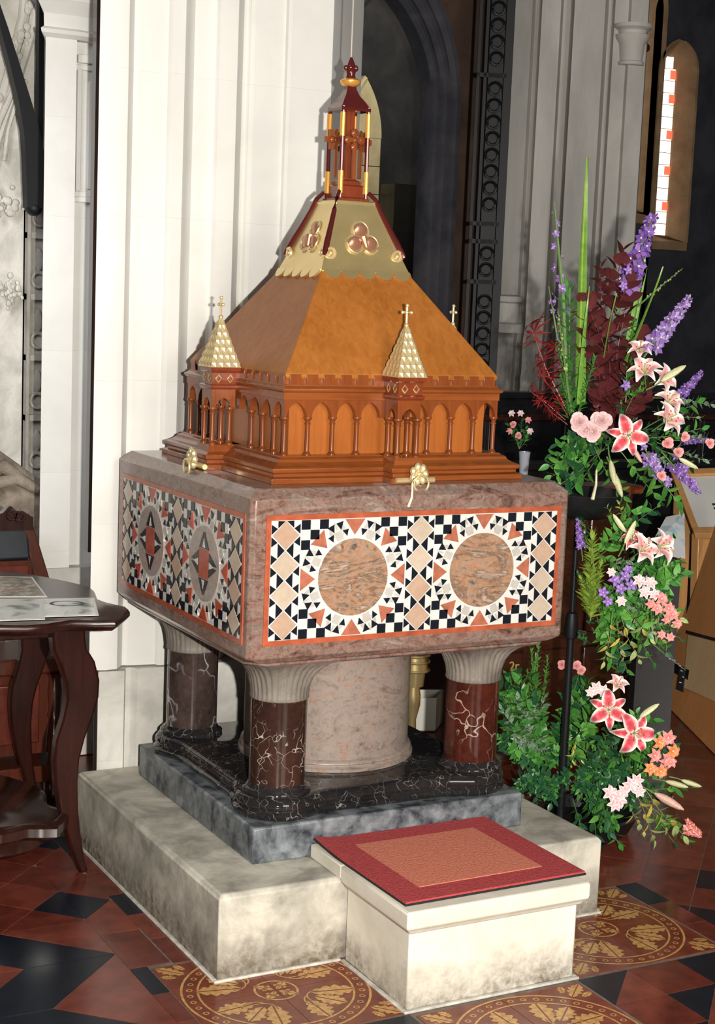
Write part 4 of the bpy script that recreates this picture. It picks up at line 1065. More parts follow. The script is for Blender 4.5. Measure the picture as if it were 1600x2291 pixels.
# ------------------------------------------------------------------ carved armchair behind the table
ch = thing('carved_chair', 'dark carved wooden chair with black padded back, standing behind the mahogany table', 'chair', (-.72, 1.25, 0))
YC = 1.2
xr, xl = -.505, -1.03
def mir(x): return xl+xr-x
for s in (0, 1):
    X = (lambda x: x) if s == 0 else mir
    a, c = py(88, 1178, YC), py(112, 1300, YC)
    MB().loft([[Vector((X(x), y, z)) for x, y in ((x0, y0), (x1, y0), (x1, y0+.06), (x0, y0+.06))] for x0, x1, y0, z in ((-.545, -.487, YC-.02, .40), (-.548, -.490, YC, .72), (-.585, -.545, YC+.05, .935), (-.58, -.552, YC+.055, .955))]).build('back_post', 'chair_wood', ch, bev=.006)
MB().loft([[Vector((x, y0+d, z)) for x, d in ((-.56, 0), (mir(-.56), 0), (mir(-.56), .03), (-.56, .03))] for y0, z in ((YC+.005, .80), (YC+.06, .945))]).build('back_pad', 'leather_black', ch, bev=.01)
MB().box(mir(-.56), -.56, YC-.012, YC+.02, .70, .80).build('back_rail', 'chair_wood', ch, bev=.005)
MB().box(mir(-.575), -.575, YC-.020, YC-.011, .72, .785).build('rail_panel', 'leather_red', ch, bev=.006)
mb = MB(); pts = []
for k in range(61):
    x = xl+.02+(xr-xl-.06)*k/60; u = abs(x-(xl+xr)/2-.02)
    zt = .945+.035*math.exp(-((u-.125)/.05)**2)+.022*math.exp(-(u/.05)**2)+.008*math.sin(u*120)*math.exp(-((u-.125)/.06)**2)-.03*max(0, (u-.2)/.06)
    pts.append((x, zt))
poly = pts+[(xr-.04, .90), (xl+.02, .90)]
MB().prism([(x, YC+.035, z) for x, z in poly], (0, .035, 0)).build('crest_rail', 'dark_wood', ch, ang=40)
mb = MB()
for s in (-1, 1):
    for k in range(2): mb.torus(((xl+xr)/2+.02+s*(.125+.028*k), YC+.033, .955-.006*k), .016, .006, 'y', 14, 6)
stuff(mb.build('crest_scroll', 'dark_wood', ch))
MB().box(xl, xr, .98, 1.26, .44, .50).build('seat', 'chair_wood', ch, bev=.01)
MB().box(xl+.05, xr-.04, 1.0, 1.24, .16, .44).build('seat_box', 'chair_wood', ch)
for k in range(2):
    x0 = xl+.06+.2*k; MB().box(x0+.01, x0+.18, .985, 1.0, .20, .41).build('front_panel', 'leather_red', ch, bev=.006)
for x in (xr-.03, xl+.03):
    for y in (1.0, 1.22):
        MB().lathe([(.034, 0), (.034, .05), (.026, .06), (.03, .08), (.024, .10), (.026, .2), (.020, .27), (.028, .29), (.022, .31), (.027, .38), (.022, .42), (.032, .44)], (x, y, 0), 14).build('leg', 'chair_wood', ch)
MB().box(xl, xr+.01, .975, 1.25, .06, .12).build('plinth_rail', 'chair_wood', ch, bev=.006)
tag(MB().box(py(132, 1650, 1.24).x, py(137, 1650, 1.24).x, 1.235, 1.25, .0, .22).build('yellow_batten', 'ply_light', bev=.001), 'short yellowish wooden batten upright beside the carved chair leg', 'batten')

# ------------------------------------------------------------------ things glimpsed behind the font
bx = thing('white_carton', 'small open white carton on the floor behind the font drum', 'box', (1.14, 1.33, 0))
o = Vector((1.16, 1.33, 0)); a_ = Vector((.94, -.35, 0))*.085; b__ = Vector((.35, .94, 0))*.07
def bq(u, w, z): return o+a_*u+b__*w+Vector((0, 0, z))
for nm, (u0, w0), (u1, w1), mt in (('front_side', (-1, -1), (.35, -1.0), 'card_white'), ('right_side', (.35, -1), (1, 1), 'card_buff'), ('back_side', (1, 1), (-1, 1), 'card_white'), ('left_side', (-1, 1), (-1, -1), 'card_white')):
    p, q = bq(u0, w0, 0), bq(u1, w1, 0); d = (q-p).normalized(); n = Vector((-d.y, d.x, 0))*.003
    MB().hexa([p, q, q+n, p+n, p+Vector((0, 0, .14)), q+Vector((0, 0, .14)), q+n+Vector((0, 0, .14)), p+n+Vector((0, 0, .14))]).build(nm, mt, bx)
MB().hexa([bq(*p, z) for z in (0, .004) for p in ((-1, -1), (.35, -1), (1, 1), (-1, 1))]).build('base', 'card_buff', bx)
MB().hexa([bq(*p) for p in ((-1, -1, .138), (-1.25, -1.3, .165), (-1.25, .8, .165), (-1, 1, .138), (-1, -1, .142), (-1.25, -1.3, .169), (-1.25, .8, .169), (-1, 1, .142))]).build('flap', 'card_white', bx)
p = pd(928, 1478, 6.35)
ew = thing('brass_pot', 'ringed brass pot half hidden behind the font drum', 'pot', (p.x, p.y, 0))
MB().lathe([(.05, 0), (.055, .01), (.02, .03), (.016, .10), (.03, .16), (.03, .20), (.018, .27), (.018, .30), (.03, .33)], (p.x, p.y, 0), 20).build('body', 'brass', ew)
for z_ in (p.z-.035, p.z+.0, p.z+.025): MB().torus((p.x, p.y, z_), .058, .006, 'z', 24, 7).build('rim_ring', 'brass', ew)
MB().lathe([(.04, p.z-.10), (.045, p.z-.04), (.055, p.z-.03), (.05, p.z+.03)], (p.x, p.y, 0), 18).build('neck', 'brass', ew)

# ------------------------------------------------------------------ pews
pw = thing('red_pew', 'dark red polished pew front bearing gilt characters, behind the flowers right of the font', 'pew', (1.7, 1.05, 0))
MB().box(1.22, 1.95, 1.06, 1.09, .02, 1.0).build('back_board', 'pew_wood', pw)
for k in range(3):
    x = 1.22+.243*k
    MB().box(x+.03, x+.225, 1.045, 1.06, .42, .94).build('panel', 'pew_wood', pw, bev=.008)
    MB().box(x+.03, x+.225, 1.045, 1.06, .06, .36).build('panel', 'pew_wood', pw, bev=.008)
MB().box(1.20, 1.97, 1.01, 1.18, .995, 1.03).build('top_rail', 'red_wood', pw, bev=.008)
MB().box(1.20, 1.97, 1.02, 1.12, .0, .05).build('skirting', 'pew_wood', pw, bev=.006)
def txt(body, size, loc, rz, mat, name, parent, ext=.0015, rx=PI/2):
    cu = bpy.data.curves.new(name, 'FONT'); cu.body = body; cu.size = size; cu.extrude = ext; cu.align_x = 'CENTER'
    o = bpy.data.objects.new(name, cu); COL.objects.link(o); me = bpy.data.meshes.new_from_object(o); bpy.data.objects.remove(o)
    me.materials.clear(); me.materials.append(MATS[mat]); o = bpy.data.objects.new(name, me); COL.objects.link(o)
    o.parent = parent; o.location = Vector(loc)-parent_origin(parent); o.rotation_euler = (rx, 0, rz); return o
p = py(1150, 1500, 1.043)
txt('2r', .055, (p.x, 1.043, p.z), 0, 'gold_paint', 'gilt_characters', pw)
bp = thing('black_pew', 'long black panelled pew front across the dark background', 'pew', (3.7, 3.45, 0))
MB().box(2.0, 6.0, 3.12, 3.17, 0, 1.25).build('back_board', 'black_wood', bp)
for z in (1.25, 1.13, .62, .05): MB().box(1.98, 6.02, 3.08, 3.2, z-.02, z+.018).build('rail', 'pew_wood' if z < 1.2 else 'black_wood', bp, bev=.006)
for k in range(8): MB().box(2.05+.5*k, 2.10+.5*k, 3.095, 3.12, .08, 1.11).build('stile', 'black_wood', bp, bev=.004)
b2 = thing('black_pew', 'lower black pew between the long panelled pew and the red one', 'pew', (3.2, 2.3, 0))
MB().box(2.0, 5.0, 2.3, 2.34, 0, .95).build('back_board', 'black_wood', b2); MB().box(1.98, 5.02, 2.26, 2.4, .94, .975).build('top_rail', 'black_wood', b2, bev=.006)
MB().box(2.0, 5.0, 2.36, 2.75, .42, .46).build('seat', 'black_wood', b2, bev=.006)
for x in (2.0, 5.0): MB().box(x-.03, x+.03, 2.28, 2.78, 0, .99).build('pew_end', 'black_wood', b2, bev=.01)

# ------------------------------------------------------------------ leaning board, lectern with notice, leaflets
A, Bq = Vector((2.43, 1.39, 0)), Vector((1.80, .01, 0))
eb = (Bq-A).normalized(); hb = Vector((-eb.y, eb.x, 0)); 
if hb.x < 0: hb = -hb
tl = .255; ub = hb*math.sin(tl)+Vector((0, 0, math.cos(tl))); nb = eb.cross(ub).normalized()
if nb.dot(CAM-A) < 0: nb = -nb
def bpl(x, y, off=0.0):
    v = _ray(x, y); t = ((A-CAM).dot(nb))/v.dot(nb); return CAM+v*t+nb*off
bd = thing('leaning_board', 'orange-brown plywood board leaning at the right edge of the photograph', 'board', (2.2, .8, 0))
LB = (Bq-A).length
MB().hexa([A+nb*.0, A+eb*LB, A+eb*LB-nb*.022, A-nb*.022, A+ub*.98, A+eb*LB+ub*.98, A+eb*LB+ub*.98-nb*.022, A+ub*.98-nb*.022]).build('panel', 'ply_wood', bd, bev=.003)
q = [bpl(x, y) for x, y in ((1536, 1542), (1640, 1585), (1650, 1448), (1547, 1420))]
MB().loft([[p-nb*.0 for p in q], [p+nb*.018 for p in q]]).build('strut_block', 'ply_light', bd, bev=.004)
q = [bpl(x, y) for x, y in ((1545, 1420), (1650, 1449), (1650, 1441), (1546, 1413))]
MB().loft([q, [p+nb*.022 for p in q]]).build('block_edge', 'dark_wood', bd)
q = [bpl(x, y) for x, y in ((1504, 1501), (1548, 1524), (1551, 1502), (1509, 1482))]
MB().loft([q, [p+nb*.02 for p in q]]).build('hinge_arm', 'iron', bd, bev=.002)
q = [bpl(x, y) for x, y in ((1524, 1545), (1540, 1552), (1544, 1500), (1532, 1494))]
hg = MB().loft([[p+nb*.019 for p in q], [p+nb*.024 for p in q]]).build('hinge_plate', 'steel', bd, bev=.001)
for x, y in ((1536, 1504), (1540, 1518), (1533, 1530)):
    p = bpl(x, y, .026); MB().ellipsoid(p, (.006, .006, .006), 8, 6).build('screw', 'steel', bd)
MB().hexa([A-nb*.022+ub*.9+eb*.5+hb*z_+Vector((0, 0, -zz)) for zz, z_ in ((0, 0),) for _ in (0,)] and [A+eb*(.45+u)+ub*.85-nb*(.022+d) for d in (.0, ) for u in (0, .04, .04, 0)] + [Vector(((A+eb*(.45+u)).x+hb.x*(.40+d), (A+eb*(.45+u)).y+hb.y*(.40+d), 0)) for u, d in ((0, 0), (.04, 0), (.04, .03), (0, .03))]).build('rear_prop', 'ply_wood', bd)
# sloping notice desk
TL, BL, TR = pd(1506, 1062, 7.75), pd(1556, 1192, 7.35), pd(1720, 1054, 7.6)
BR = BL+(TR-TL); nn = (TR-TL).cross(BL-TL).normalized()
if nn.z < 0: nn = -nn
nd_ = thing('notice_desk', 'sloping pine notice desk with a framed white sheet, at the right edge beside the flowers', 'lectern', (TL.x, TL.y, 0))
def nq(u, v, w=0): return TL+(TR-TL)*u+(BL-TL)*v+nn*w
def nbar(u0, u1, v0, v1, w0, w1, name, mat): return MB().hexa([nq(u, v, w) for w in (w0, w1) for u, v in ((u0, v0), (u1, v0), (u1, v1), (u0, v1))]).build(name, mat, nd_, bev=.003)
nbar(0, 1, 0, 1, -.015, 0, 'desk_board', 'pine_wood')
for u0, u1, v0, v1 in ((-.02, 1.02, -.05, .05), (-.02, 1.02, .95, 1.06), (-.02, .045, 0, 1), (.955, 1.02, 0, 1)): nbar(u0, u1, v0, v1, -.015, .016, 'frame_bar', 'pine_wood')
nbar(.05, .95, .055, .945, 0, .003, 'white_sheet', 'paper')
for k, (u0, u1, v0) in enumerate(((.28, .34, .53), (.38, .44, .49), (.40, .43, .57), (.28, .32, .60))): nbar(u0, u1, v0, v0+.035, .003, .0036, 'ink_mark', 'ink')
for k in range(5): nbar(.5, .92, .14+.13*k, .148+.13*k, .003, .0034, 'ruled_line', 'cream_tile')
b0 = nq(.12, .97, -.02)
MB().hexa([Vector((b0.x-.03, b0.y-.02, 0)), Vector((b0.x+.03, b0.y-.02, 0)), Vector((b0.x+.03, b0.y+.03, 0)), Vector((b0.x-.03, b0.y+.03, 0)), b0+Vector((-.05, 0, 0)), b0+Vector((.03, 0, 0)), b0+Vector((.03, .05, 0)), b0+Vector((-.05, .05, 0))]).build('leg', 'pine_wood', nd_, bev=.004)
b1 = nq(.14, .1, -.02)
MB().hexa([Vector((b1.x-.03, b1.y-.02, 0)), Vector((b1.x+.03, b1.y-.02, 0)), Vector((b1.x+.03, b1.y+.03, 0)), Vector((b1.x-.03, b1.y+.03, 0)), b1+Vector((-.05, 0, 0)), b1+Vector((.03, 0, 0)), b1+Vector((.03, .05, 0)), b1+Vector((-.05, .05, 0))]).build('leg', 'pine_wood', nd_, bev=.004)
m, nt, b = new_mat('leaflet_print'); v = coords(nt, (1, 1, .35), (0, .5, 0)); vo = nd(nt, 'ShaderNodeTexNoise', i_Scale=12, i_Detail=4); nt.links.new(v, vo.inputs['Vector'])
r = ramp(nt, vo.outputs['Fac'], [(.38, (.62, .64, .66)), (.5, (.66, .66, .66)), (.58, (.30, .50, .62)), (.66, (.60, .48, .46))]); nt.links.new(r.outputs[0], b.inputs['Base Color']); b.inputs['Roughness'].default_value = .4
q = [pd(x, y, D) for x, y, D in ((1447, 1236, 6.25), (1533, 1250, 6.25), (1531, 1150, 6.45), (1490, 1158, 6.45))]
lt = thing('leaflet_sheet', 'pale blue and white printed sheet leaning behind the flowers, left of the notice desk', 'poster', (q[0].x, q[0].y, 0))
n_ = (q[1]-q[0]).cross(q[3]-q[0]).normalized()*.004
MB().loft([q, [p+n_ for p in q]]).build('sheet', 'leaflet_print', lt)
lo = [Vector((q[0].x, q[0].y+.02, 0)), Vector((q[1].x, q[1].y+.02, 0)), Vector((q[1].x-.04, q[1].y+.06, 0)), Vector((q[0].x, q[0].y+.06, 0))]
MB().hexa(lo+[Vector((q[0].x, q[0].y+.02, q[0].z-.01)), Vector((q[1].x, q[1].y+.02, q[1].z-.01)), Vector((q[1].x-.04, q[1].y+.06, q[0].z-.01)), Vector((q[0].x, q[0].y+.06, q[0].z-.01))]).build('rack', 'black_wood', lt)
# ------------------------------------------------------------------ flower stand and flowers
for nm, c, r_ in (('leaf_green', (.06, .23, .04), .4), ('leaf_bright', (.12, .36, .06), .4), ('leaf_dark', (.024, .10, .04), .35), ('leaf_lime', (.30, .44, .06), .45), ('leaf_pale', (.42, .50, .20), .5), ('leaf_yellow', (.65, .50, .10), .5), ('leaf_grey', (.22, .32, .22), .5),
                  ('leaf_burgundy', (.13, .028, .030), .4), ('leaf_red', (.30, .022, .02), .4), ('blade_green', (.15, .32, .05), .35), ('stem_green', (.12, .22, .06), .5),
                  ('petal_white', (.80, .70, .66), .5), ('petal_crimson', (.66, .075, .10), .5), ('petal_rose', (.82, .38, .38), .5), ('petal_pink', (.80, .56, .56), .55), ('petal_coral', (.72, .16, .12), .5), ('petal_orange', (.70, .20, .04), .5),
                  ('petal_purple', (.15, .07, .36), .55), ('petal_violet', (.27, .13, .46), .55), ('petal_mauve', (.40, .29, .58), .55), ('petal_cream', (.74, .72, .46), .5), ('anther', (.45, .13, .02), .7), ('bud_pale', (.62, .62, .36), .45), ('bud_pink', (.76, .48, .40), .45)):
    plain(nm, c, r_, var=.22, vscale=25)
FG = 'flower stand at the right of the font'
PX, PY = .86, -.05
fs = thing('flower_stand', 'black metal pedestal stand carrying the tall flower arrangement, right of the font', 'stand', (PX, PY, 0))
MB().lathe([(.15, 0), (.155, .006), (.15, .014), (.03, .02), (.02, .04)], (PX, PY, 0), 28).build('foot', 'pole_black', fs)
MB().tube([(PX, PY, .02), (PX, PY, .74)], .013, 14).build('lower_pole', 'pole_black', fs)
MB().tube([(PX, PY, .70), (PX, PY, 1.10)], .0095, 14).build('upper_pole', 'pole_black', fs)
MB().lathe([(.0125, .685), (.022, .69), (.024, .72), (.022, .75), (.018, .77), (.010, .775)], (PX, PY, 0), 16).build('collar', 'iron', fs)
MB().tube([(PX, PY, .71), (PX+.03, PY-.04, .71)], .006, 8).build('thumb_screw', 'steel', fs)
MB().lathe([(.02, 1.085), (.10, 1.09), (.15, 1.13), (.165, 1.17), (.16, 1.17), (.14, 1.13), (.09, 1.10)], (PX, PY, 0), 28).build('bowl', 'pole_black', fs)

def mesh_at(mb, name, mats, parent=None): return mb.build(name, mats, parent, Vector((0, 0, 0)))
PROTO = []
def proto(name, label, cat):
    t = thing(name, label, cat); PROTO.append(t); return t
def leaf_mb(L=1, Wd=.35, curl=.15, fold=.10, n=6, mi=0, pw=.8):
    # a folded, arching leaf: midrib high, two rows of faces, thin but double sided
    mb = MB(); vs = []; fs = []
    for k in range(n+1):
        t = k/n; w = Wd*.5*math.sin(PI*min(1, max(0, t))**pw)**.9 if 0 < t < 1 else .004
        z = curl*(-(t**2)); vs += [(-w, t*L, z+fold*w), (0, t*L, z), (w, t*L, z+fold*w)]
    for k in range(n):
        a = k*3; fs += [(a, a+1, a+4, a+3), (a+1, a+2, a+5, a+4)]
    mb.add(vs, fs, mi); return mb
def orient(d, roll=0.0, scale=1.0, loc=(0, 0, 0), ax='Z'):
    d = Vector(d).normalized(); q = d.to_track_quat(ax, 'Y' if ax == 'Z' else 'Z')
    return Matrix.Translation(Vector(loc)) @ q.to_matrix().to_4x4() @ Matrix.Rotation(roll, 4, ax) @ Matrix.Scale(scale, 4)
def child(me_o, parent, m, name=None):
    c = bpy.data.objects.new(name or me_o.name.split('.')[0], me_o.data); COL.objects.link(c); c.parent = parent; c.matrix_local = m; return c
def leaf_src(mat, L, Wd, curl, fold=.2, n=6, pw=.8):
    o = mesh_at(leaf_mb(L, Wd, curl, fold, n, 0, pw), 'leaf', mat); return o
def sprig(name, label, leafs, count, L, spread, stem_r=.008, cat='foliage', top=True, stem='stem_green', pair=False, lean=.9, s0=.25, taper=.5, name_leaf='leaf', gang=False):
    # unit-height spray along +Z with leaves set around the stem
    t = proto(name, label, cat)
    pts = [(math.sin(k*.7)*.02, math.cos(k)*.02-.02, k/6) for k in range(7)]
    mesh_at(MB().tube(pts, [stem_r*(1.2-.7*k/6) for k in range(7)], 5), 'stem', stem, t)
    big = MB()
    for k in range(count):
        z = s0+(1-s0)*k/max(1, count-1); a = k*2.4+random.uniform(-.4, .4); up = lean*random.uniform(.5, 1.2)+(1.2*(z > .9))
        d = Vector((math.cos(a), math.sin(a), up)); sc = (1-taper*z)*random.uniform(.8, 1.15)
        src = random.choice(leafs)
        m = orient(d, random.uniform(-.5, .5), sc, (0, 0, z), 'Y')
        if gang:
            me = src.data; big.add([m @ v.co for v in me.vertices], [tuple(p.vertices) for p in me.polygons])
        else: child(src, t, m, name_leaf)
    if gang: stuff(mesh_at(big, 'foliage', [leafs[0].data.materials[0].name], t))
    return t
srcs = []
def LS(*a, **k):
    o = leaf_src(*a, **k); srcs.append(o); return o
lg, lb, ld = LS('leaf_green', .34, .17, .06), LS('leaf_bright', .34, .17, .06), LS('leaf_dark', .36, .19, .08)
ll_, lp, ly = LS('leaf_lime', .40, .16, .10), LS('leaf_pale', .46, .20, .16), LS('leaf_yellow', .42, .13, .12)
lgr = LS('leaf_grey', .20, .10, .03); lbu = LS('leaf_burgundy', .30, .26, .05, .1, 6, .75); sm = LS('leaf_green', .15, .05, .02, .2, 3); smb = LS('leaf_bright', .15, .05, .02, .2, 3); sml = LS('leaf_lime', .25, .07, .03, .2, 3)
P_green = sprig('leafy_sprig', 'x', [lg, lb, lg, ld], 12, .3, .3)
P_bright = sprig('leafy_sprig', 'x', [lb, lb, lg], 12, .3, .3)
P_dark = sprig('dark_leafy_sprig', 'x', [ld, ld, lg], 11, .3, .3)
P_grey = sprig('small_leaved_sprig', 'x', [lgr], 20, .2, .3, taper=.3)
P_lime = sprig('lime_leafy_sprig', 'x', [ll_, ll_, lp], 9, .4, .3)
P_pale = sprig('variegated_sprig', 'x', [lp, lp, ly], 8, .4, .3)
P_yel = sprig('yellow_sprig', 'x', [ly], 5, .4, .3)
P_burg = sprig('burgundy_sprig', 'x', [lbu], 13, .3, .3, stem='leaf_burgundy', s0=.15, taper=.25)
P_fine = sprig('fine_sprig', 'x', [sm], 60, .1, .3, gang=True, taper=.4, s0=.1)
P_fineb = sprig('fine_sprig', 'x', [smb], 60, .1, .3, gang=True, taper=.4, s0=.1)
P_conifer = sprig('conifer_sprig', 'x', [sml], 120, .1, .3, gang=True, taper=.55, s0=.05)
# maple-like red spray
t = proto('red_leaf_spray', 'x', 'foliage'); mesh_at(MB().tube([(0, 0, 0), (.05, 0, .5), (0, .03, 1)], [.01, .008, .004], 5), 'stem', 'leaf_red', t)
mb = MB(); vs = [(0, 0, 0)]
for k in range(7):
    a = -2.1+4.2*k/6; l = .26*(1-.28*abs(k-3)/3); vs += [(math.sin(a-.19)*.09, math.cos(a-.19)*.09, .0), (math.sin(a)*l, math.cos(a)*l, -.05), (math.sin(a+.19)*.09, math.cos(a+.19)*.09, 0)]
mb.add(vs, [f for k in range(7) for f in ((0, 1+3*k, 2+3*k, 3+3*k),)]); rl = mesh_at(mb, 'leaf', 'leaf_red'); srcs.append(rl)
for k in range(8):
    a = k*2.4; child(rl, t, orient((math.cos(a)*.8, -.6+.4*math.sin(a), .35), random.uniform(-.6, .6), random.uniform(.8, 1.2), (.03, 0, .3+.7*k/7), 'Y'))
P_red = t
# blade leaf (gladiolus)
t = proto('sword_leaf', 'x', 'leaf'); mb = MB(); R_ = []
for k in range(13):
    u = k/12; w = .024*(1-.15*u)*(1-u**3.2)+.0006+(.006*u if u < .2 else 0); c = .05*u*u
    R_.append([Vector((-w, c-.004, u)), Vector((0, c-.010, u)), Vector((w, c-.004, u)), Vector((0, c+.002, u))])
mb.loft(R_); mesh_at(mb, 'blade', 'blade_green', t); mb = MB().tube([(0, .05*(k/8)**2-.0115, k/8) for k in range(9)], [.004]*8+[.001], 5); mesh_at(mb, 'midrib', 'leaf_lime', t); P_blade = t
# stargazer lily, axis +Z, about unit radius
def petal_grid(L, Wd, rec, cup, mats=True, n=10, m=8, nar=.75, ruf=.022):
    mb = MB(); vs = []; mb.pc = []
    for k in range(n+1):
        u = k/n; w = Wd*(math.sin(PI*min(.985, u**nar*.94+.05)))**.75
        r_ = L*u; z = .34*math.sin(u*PI*.62)*L*.9-rec*max(0, u-.55)**2*L*3
        for j in range(m+1):
            s = (j/m-.5)*2; ruff = ruf*math.sin(u*15+(1 if s > 0 else 2.5))*abs(s)**3; mb.pc.append(max(abs(s)**1.5*.95, (abs(u-.5)*2)**3.0))
            vs.append((s*w, r_*(1-.16*rec*max(0, u-.6)), z+cup*(s*s)*w+ruff))
    for k in range(n):
        for j in range(m):
            a = k*(m+1)+j; mb.f.append([a, a+1, a+m+2, a+m+1]); mb.m.append(0); mb.sm.append(True)
    mb.v = [Vector(v) for v in vs]
    return mb
def petal(mb, mat):
    o = mesh_at(mb, 'petal', mat); at = o.data.attributes.new('pc', 'FLOAT', 'POINT')
    at.data.foreach_set('value', mb.pc); return o
def petal_mat(name, stops, rough=.5):
    m, nt, b = new_mat(name); a = nt.nodes.new('ShaderNodeAttribute'); a.attribute_name = 'pc'
    n = noise_n(nt, coords(nt), 16, 3); mx = nt.nodes.new('ShaderNodeMath'); mx.operation = 'MULTIPLY_ADD'; mx.inputs[1].default_value = .35; mx.inputs[2].default_value = -.17
    nt.links.new(n.outputs['Fac'], mx.inputs[0]); ad = nt.nodes.new('ShaderNodeMath'); nt.links.new(mx.outputs[0], ad.inputs[0]); nt.links.new(a.outputs['Fac'], ad.inputs[1])
    nt.links.new(ramp(nt, ad.outputs[0], stops).outputs[0], b.inputs['Base Color']); b.inputs['Roughness'].default_value = rough
petal_mat('lily_petal', [(.0, (.60, .045, .07)), (.28, (.70, .10, .13)), (.5, (.84, .40, .40)), (.68, (.90, .80, .76))])
petal_mat('pale_lily_petal', [(.0, (.78, .24, .28)), (.22, (.84, .50, .50)), (.5, (.88, .76, .70)), (.8, (.90, .82, .76))])
petal_mat('pale_petal', [(.0, (.76, .36, .42)), (.35, (.82, .60, .62)), (.8, (.88, .80, .78))])
petal_mat('rose_petal', [(.0, (.80, .42, .30)), (.35, (.74, .16, .17)), (.8, (.82, .42, .42))])
petal_mat('orange_petal', [(.0, (.85, .45, .10)), (.35, (.74, .17, .06)), (.8, (.80, .34, .22))])
petal_mat('violet_petal', [(.0, (.42, .26, .60)), (.4, (.22, .10, .44)), (.9, (.30, .16, .52))])
def weld(o):
    bm = bmesh.new(); bm.from_mesh(o.data); bmesh.ops.remove_doubles(bm, verts=bm.verts, dist=1e-5); bm.to_mesh(o.data); bm.free(); return o
def lily(label_, wide=1.0, mats='lily_petal', openness=1.0, rec=1.0):
    t = proto('stargazer_lily', 'x', 'lily')
    pa = petal(petal_grid(1.0, .30*wide, rec, .35), mats); pb = petal(petal_grid(.96, .21*wide, rec*1.1, .3), mats); srcs.extend([pa, pb])
    for k in range(6):
        o = child(pa if k % 2 == 0 else pb, t, Matrix.Rotation(k*PI/3, 4, 'Z') @ Matrix.Rotation((1-openness)*.9, 4, 'X') @ Matrix.Translation((0, 0, -.02*(k % 2))), 'petal')
    for k in range(6):
        a = k*PI/3+.5; e = Vector((math.cos(a)*.26, math.sin(a)*.26, .62)); mb = MB()
        mb.tube([(0, 0, .02), e*.6+Vector((0, 0, .05)), e], [.018, .014, .010], 5, 0); mb.ellipsoid(e, (.035, .06, .025), 7, 5, 1); mesh_at(mb, 'stamen', ['leaf_pale', 'anther'], t)
    mesh_at(MB().tube([(0, 0, 0), (.02, .02, .5), (.05, .0, .78)], [.025, .018, .03], 6), 'pistil', 'leaf_pale', t)
    mesh_at(MB().tube([(0, 0, .05), (0, 0, -.3), (.05, 0, -.9)], [.05, .035, .035], 6), 'stem', 'stem_green', t)
    return t
P_lily = lily('')
P_lily2 = lily('', 1.15, 'pale_lily_petal', .55, .5)
# lily bud
t = proto('lily_bud', 'x', 'bud'); mesh_at(MB().lathe([(.03, 0), (.09, .12), (.125, .35), (.12, .6), (.085, .85), (.02, 1.0)], (0, 0, 0), 9, 0, True, True, lambda a, z: 1+.10*math.cos(3*a)), 'bud', 'bud_pale', t); mesh_at(MB().tube([(0, 0, .03), (.02, 0, -.25), (.0, .04, -.6)], [.03, .028, .03], 6), 'stem', 'stem_green', t); P_bud = t
t = proto('lily_bud', 'x', 'bud'); mesh_at(MB().lathe([(.03, 0), (.09, .12), (.13, .35), (.125, .6), (.085, .85), (.02, 1.0)], (0, 0, 0), 9, 0, True, True, lambda a, z: 1+.10*math.cos(3*a)), 'bud', 'bud_pink', t); mesh_at(MB().tube([(0, 0, .03), (.02, 0, -.25), (.0, .04, -.6)], [.03, .028, .03], 6), 'stem', 'stem_green', t); P_budp = t
# ruffled pink bloom
def bloom(name, mat, count=22):
    t = proto(name, 'x', 'flower'); mb = MB(); vs = []
    for k in range(5):
        for j in range(6):
            u = k/4; s = (j/5-.5)*2; w = .50*math.sin(PI*(.12+.76*u))**.7
            vs.append((s*w, .25+u*.62*math.cos(.35*s), .10+.42*u*(1-.35*u)+.10*s*s+.035*math.sin(j*2.7+k)))
    mb.add(vs, [(k*6+j, k*6+j+1, k*6+j+7, k*6+j+6) for k in range(4) for j in range(5)])
    p = mesh_at(mb, 'petal', mat); srcs.append(p)
    for k in range(count):
        f = k/count; a = k*2.4; child(p, t, Matrix.Translation((0, 0, -.1+.42*f)) @ Matrix.Rotation(a, 4, 'Z') @ Matrix.Rotation(-.15+1.15*f, 4, 'X') @ Matrix.Scale(1.05-.62*f, 4))
    mesh_at(MB().ellipsoid((0, 0, .05), (.3, .3, .22), 10, 6), 'calyx', 'leaf_green', t); mesh_at(MB().tube([(0, 0, 0), (0, .1, -1.0)], .06, 5), 'stem', 'stem_green', t)
    return t
P_rose = bloom('pink_bloom', 'petal_pink', 20); P_carn = bloom('pink_carnation', 'petal_rose', 16)
# small open flower
def small(name, m1, m2, cat='flower', n=6):
    t = proto(name, 'x', cat); p = petal(petal_grid(1.0, .30, .5, .2, n=5, m=4, ruf=0), m1); srcs.append(p)
    for k in range(n): child(p, t, Matrix.Rotation(2*PI*k/n, 4, 'Z'))
    mesh_at(MB().ellipsoid((0, 0, .12), (.12, .12, .14), 8, 5), 'centre', 'petal_cream', t); mesh_at(MB().tube([(0, 0, 0), (.1, 0, -1.1)], [.07, .05], 5), 'stem', 'stem_green', t); return t
P_alp = small('alstroemeria', 'pale_petal', ''); P_alr = small('alstroemeria', 'rose_petal', ''); P_alo = small('orange_flower', 'orange_petal', ''); P_vio = small('violet_flower', 'violet_petal', '', n=5)
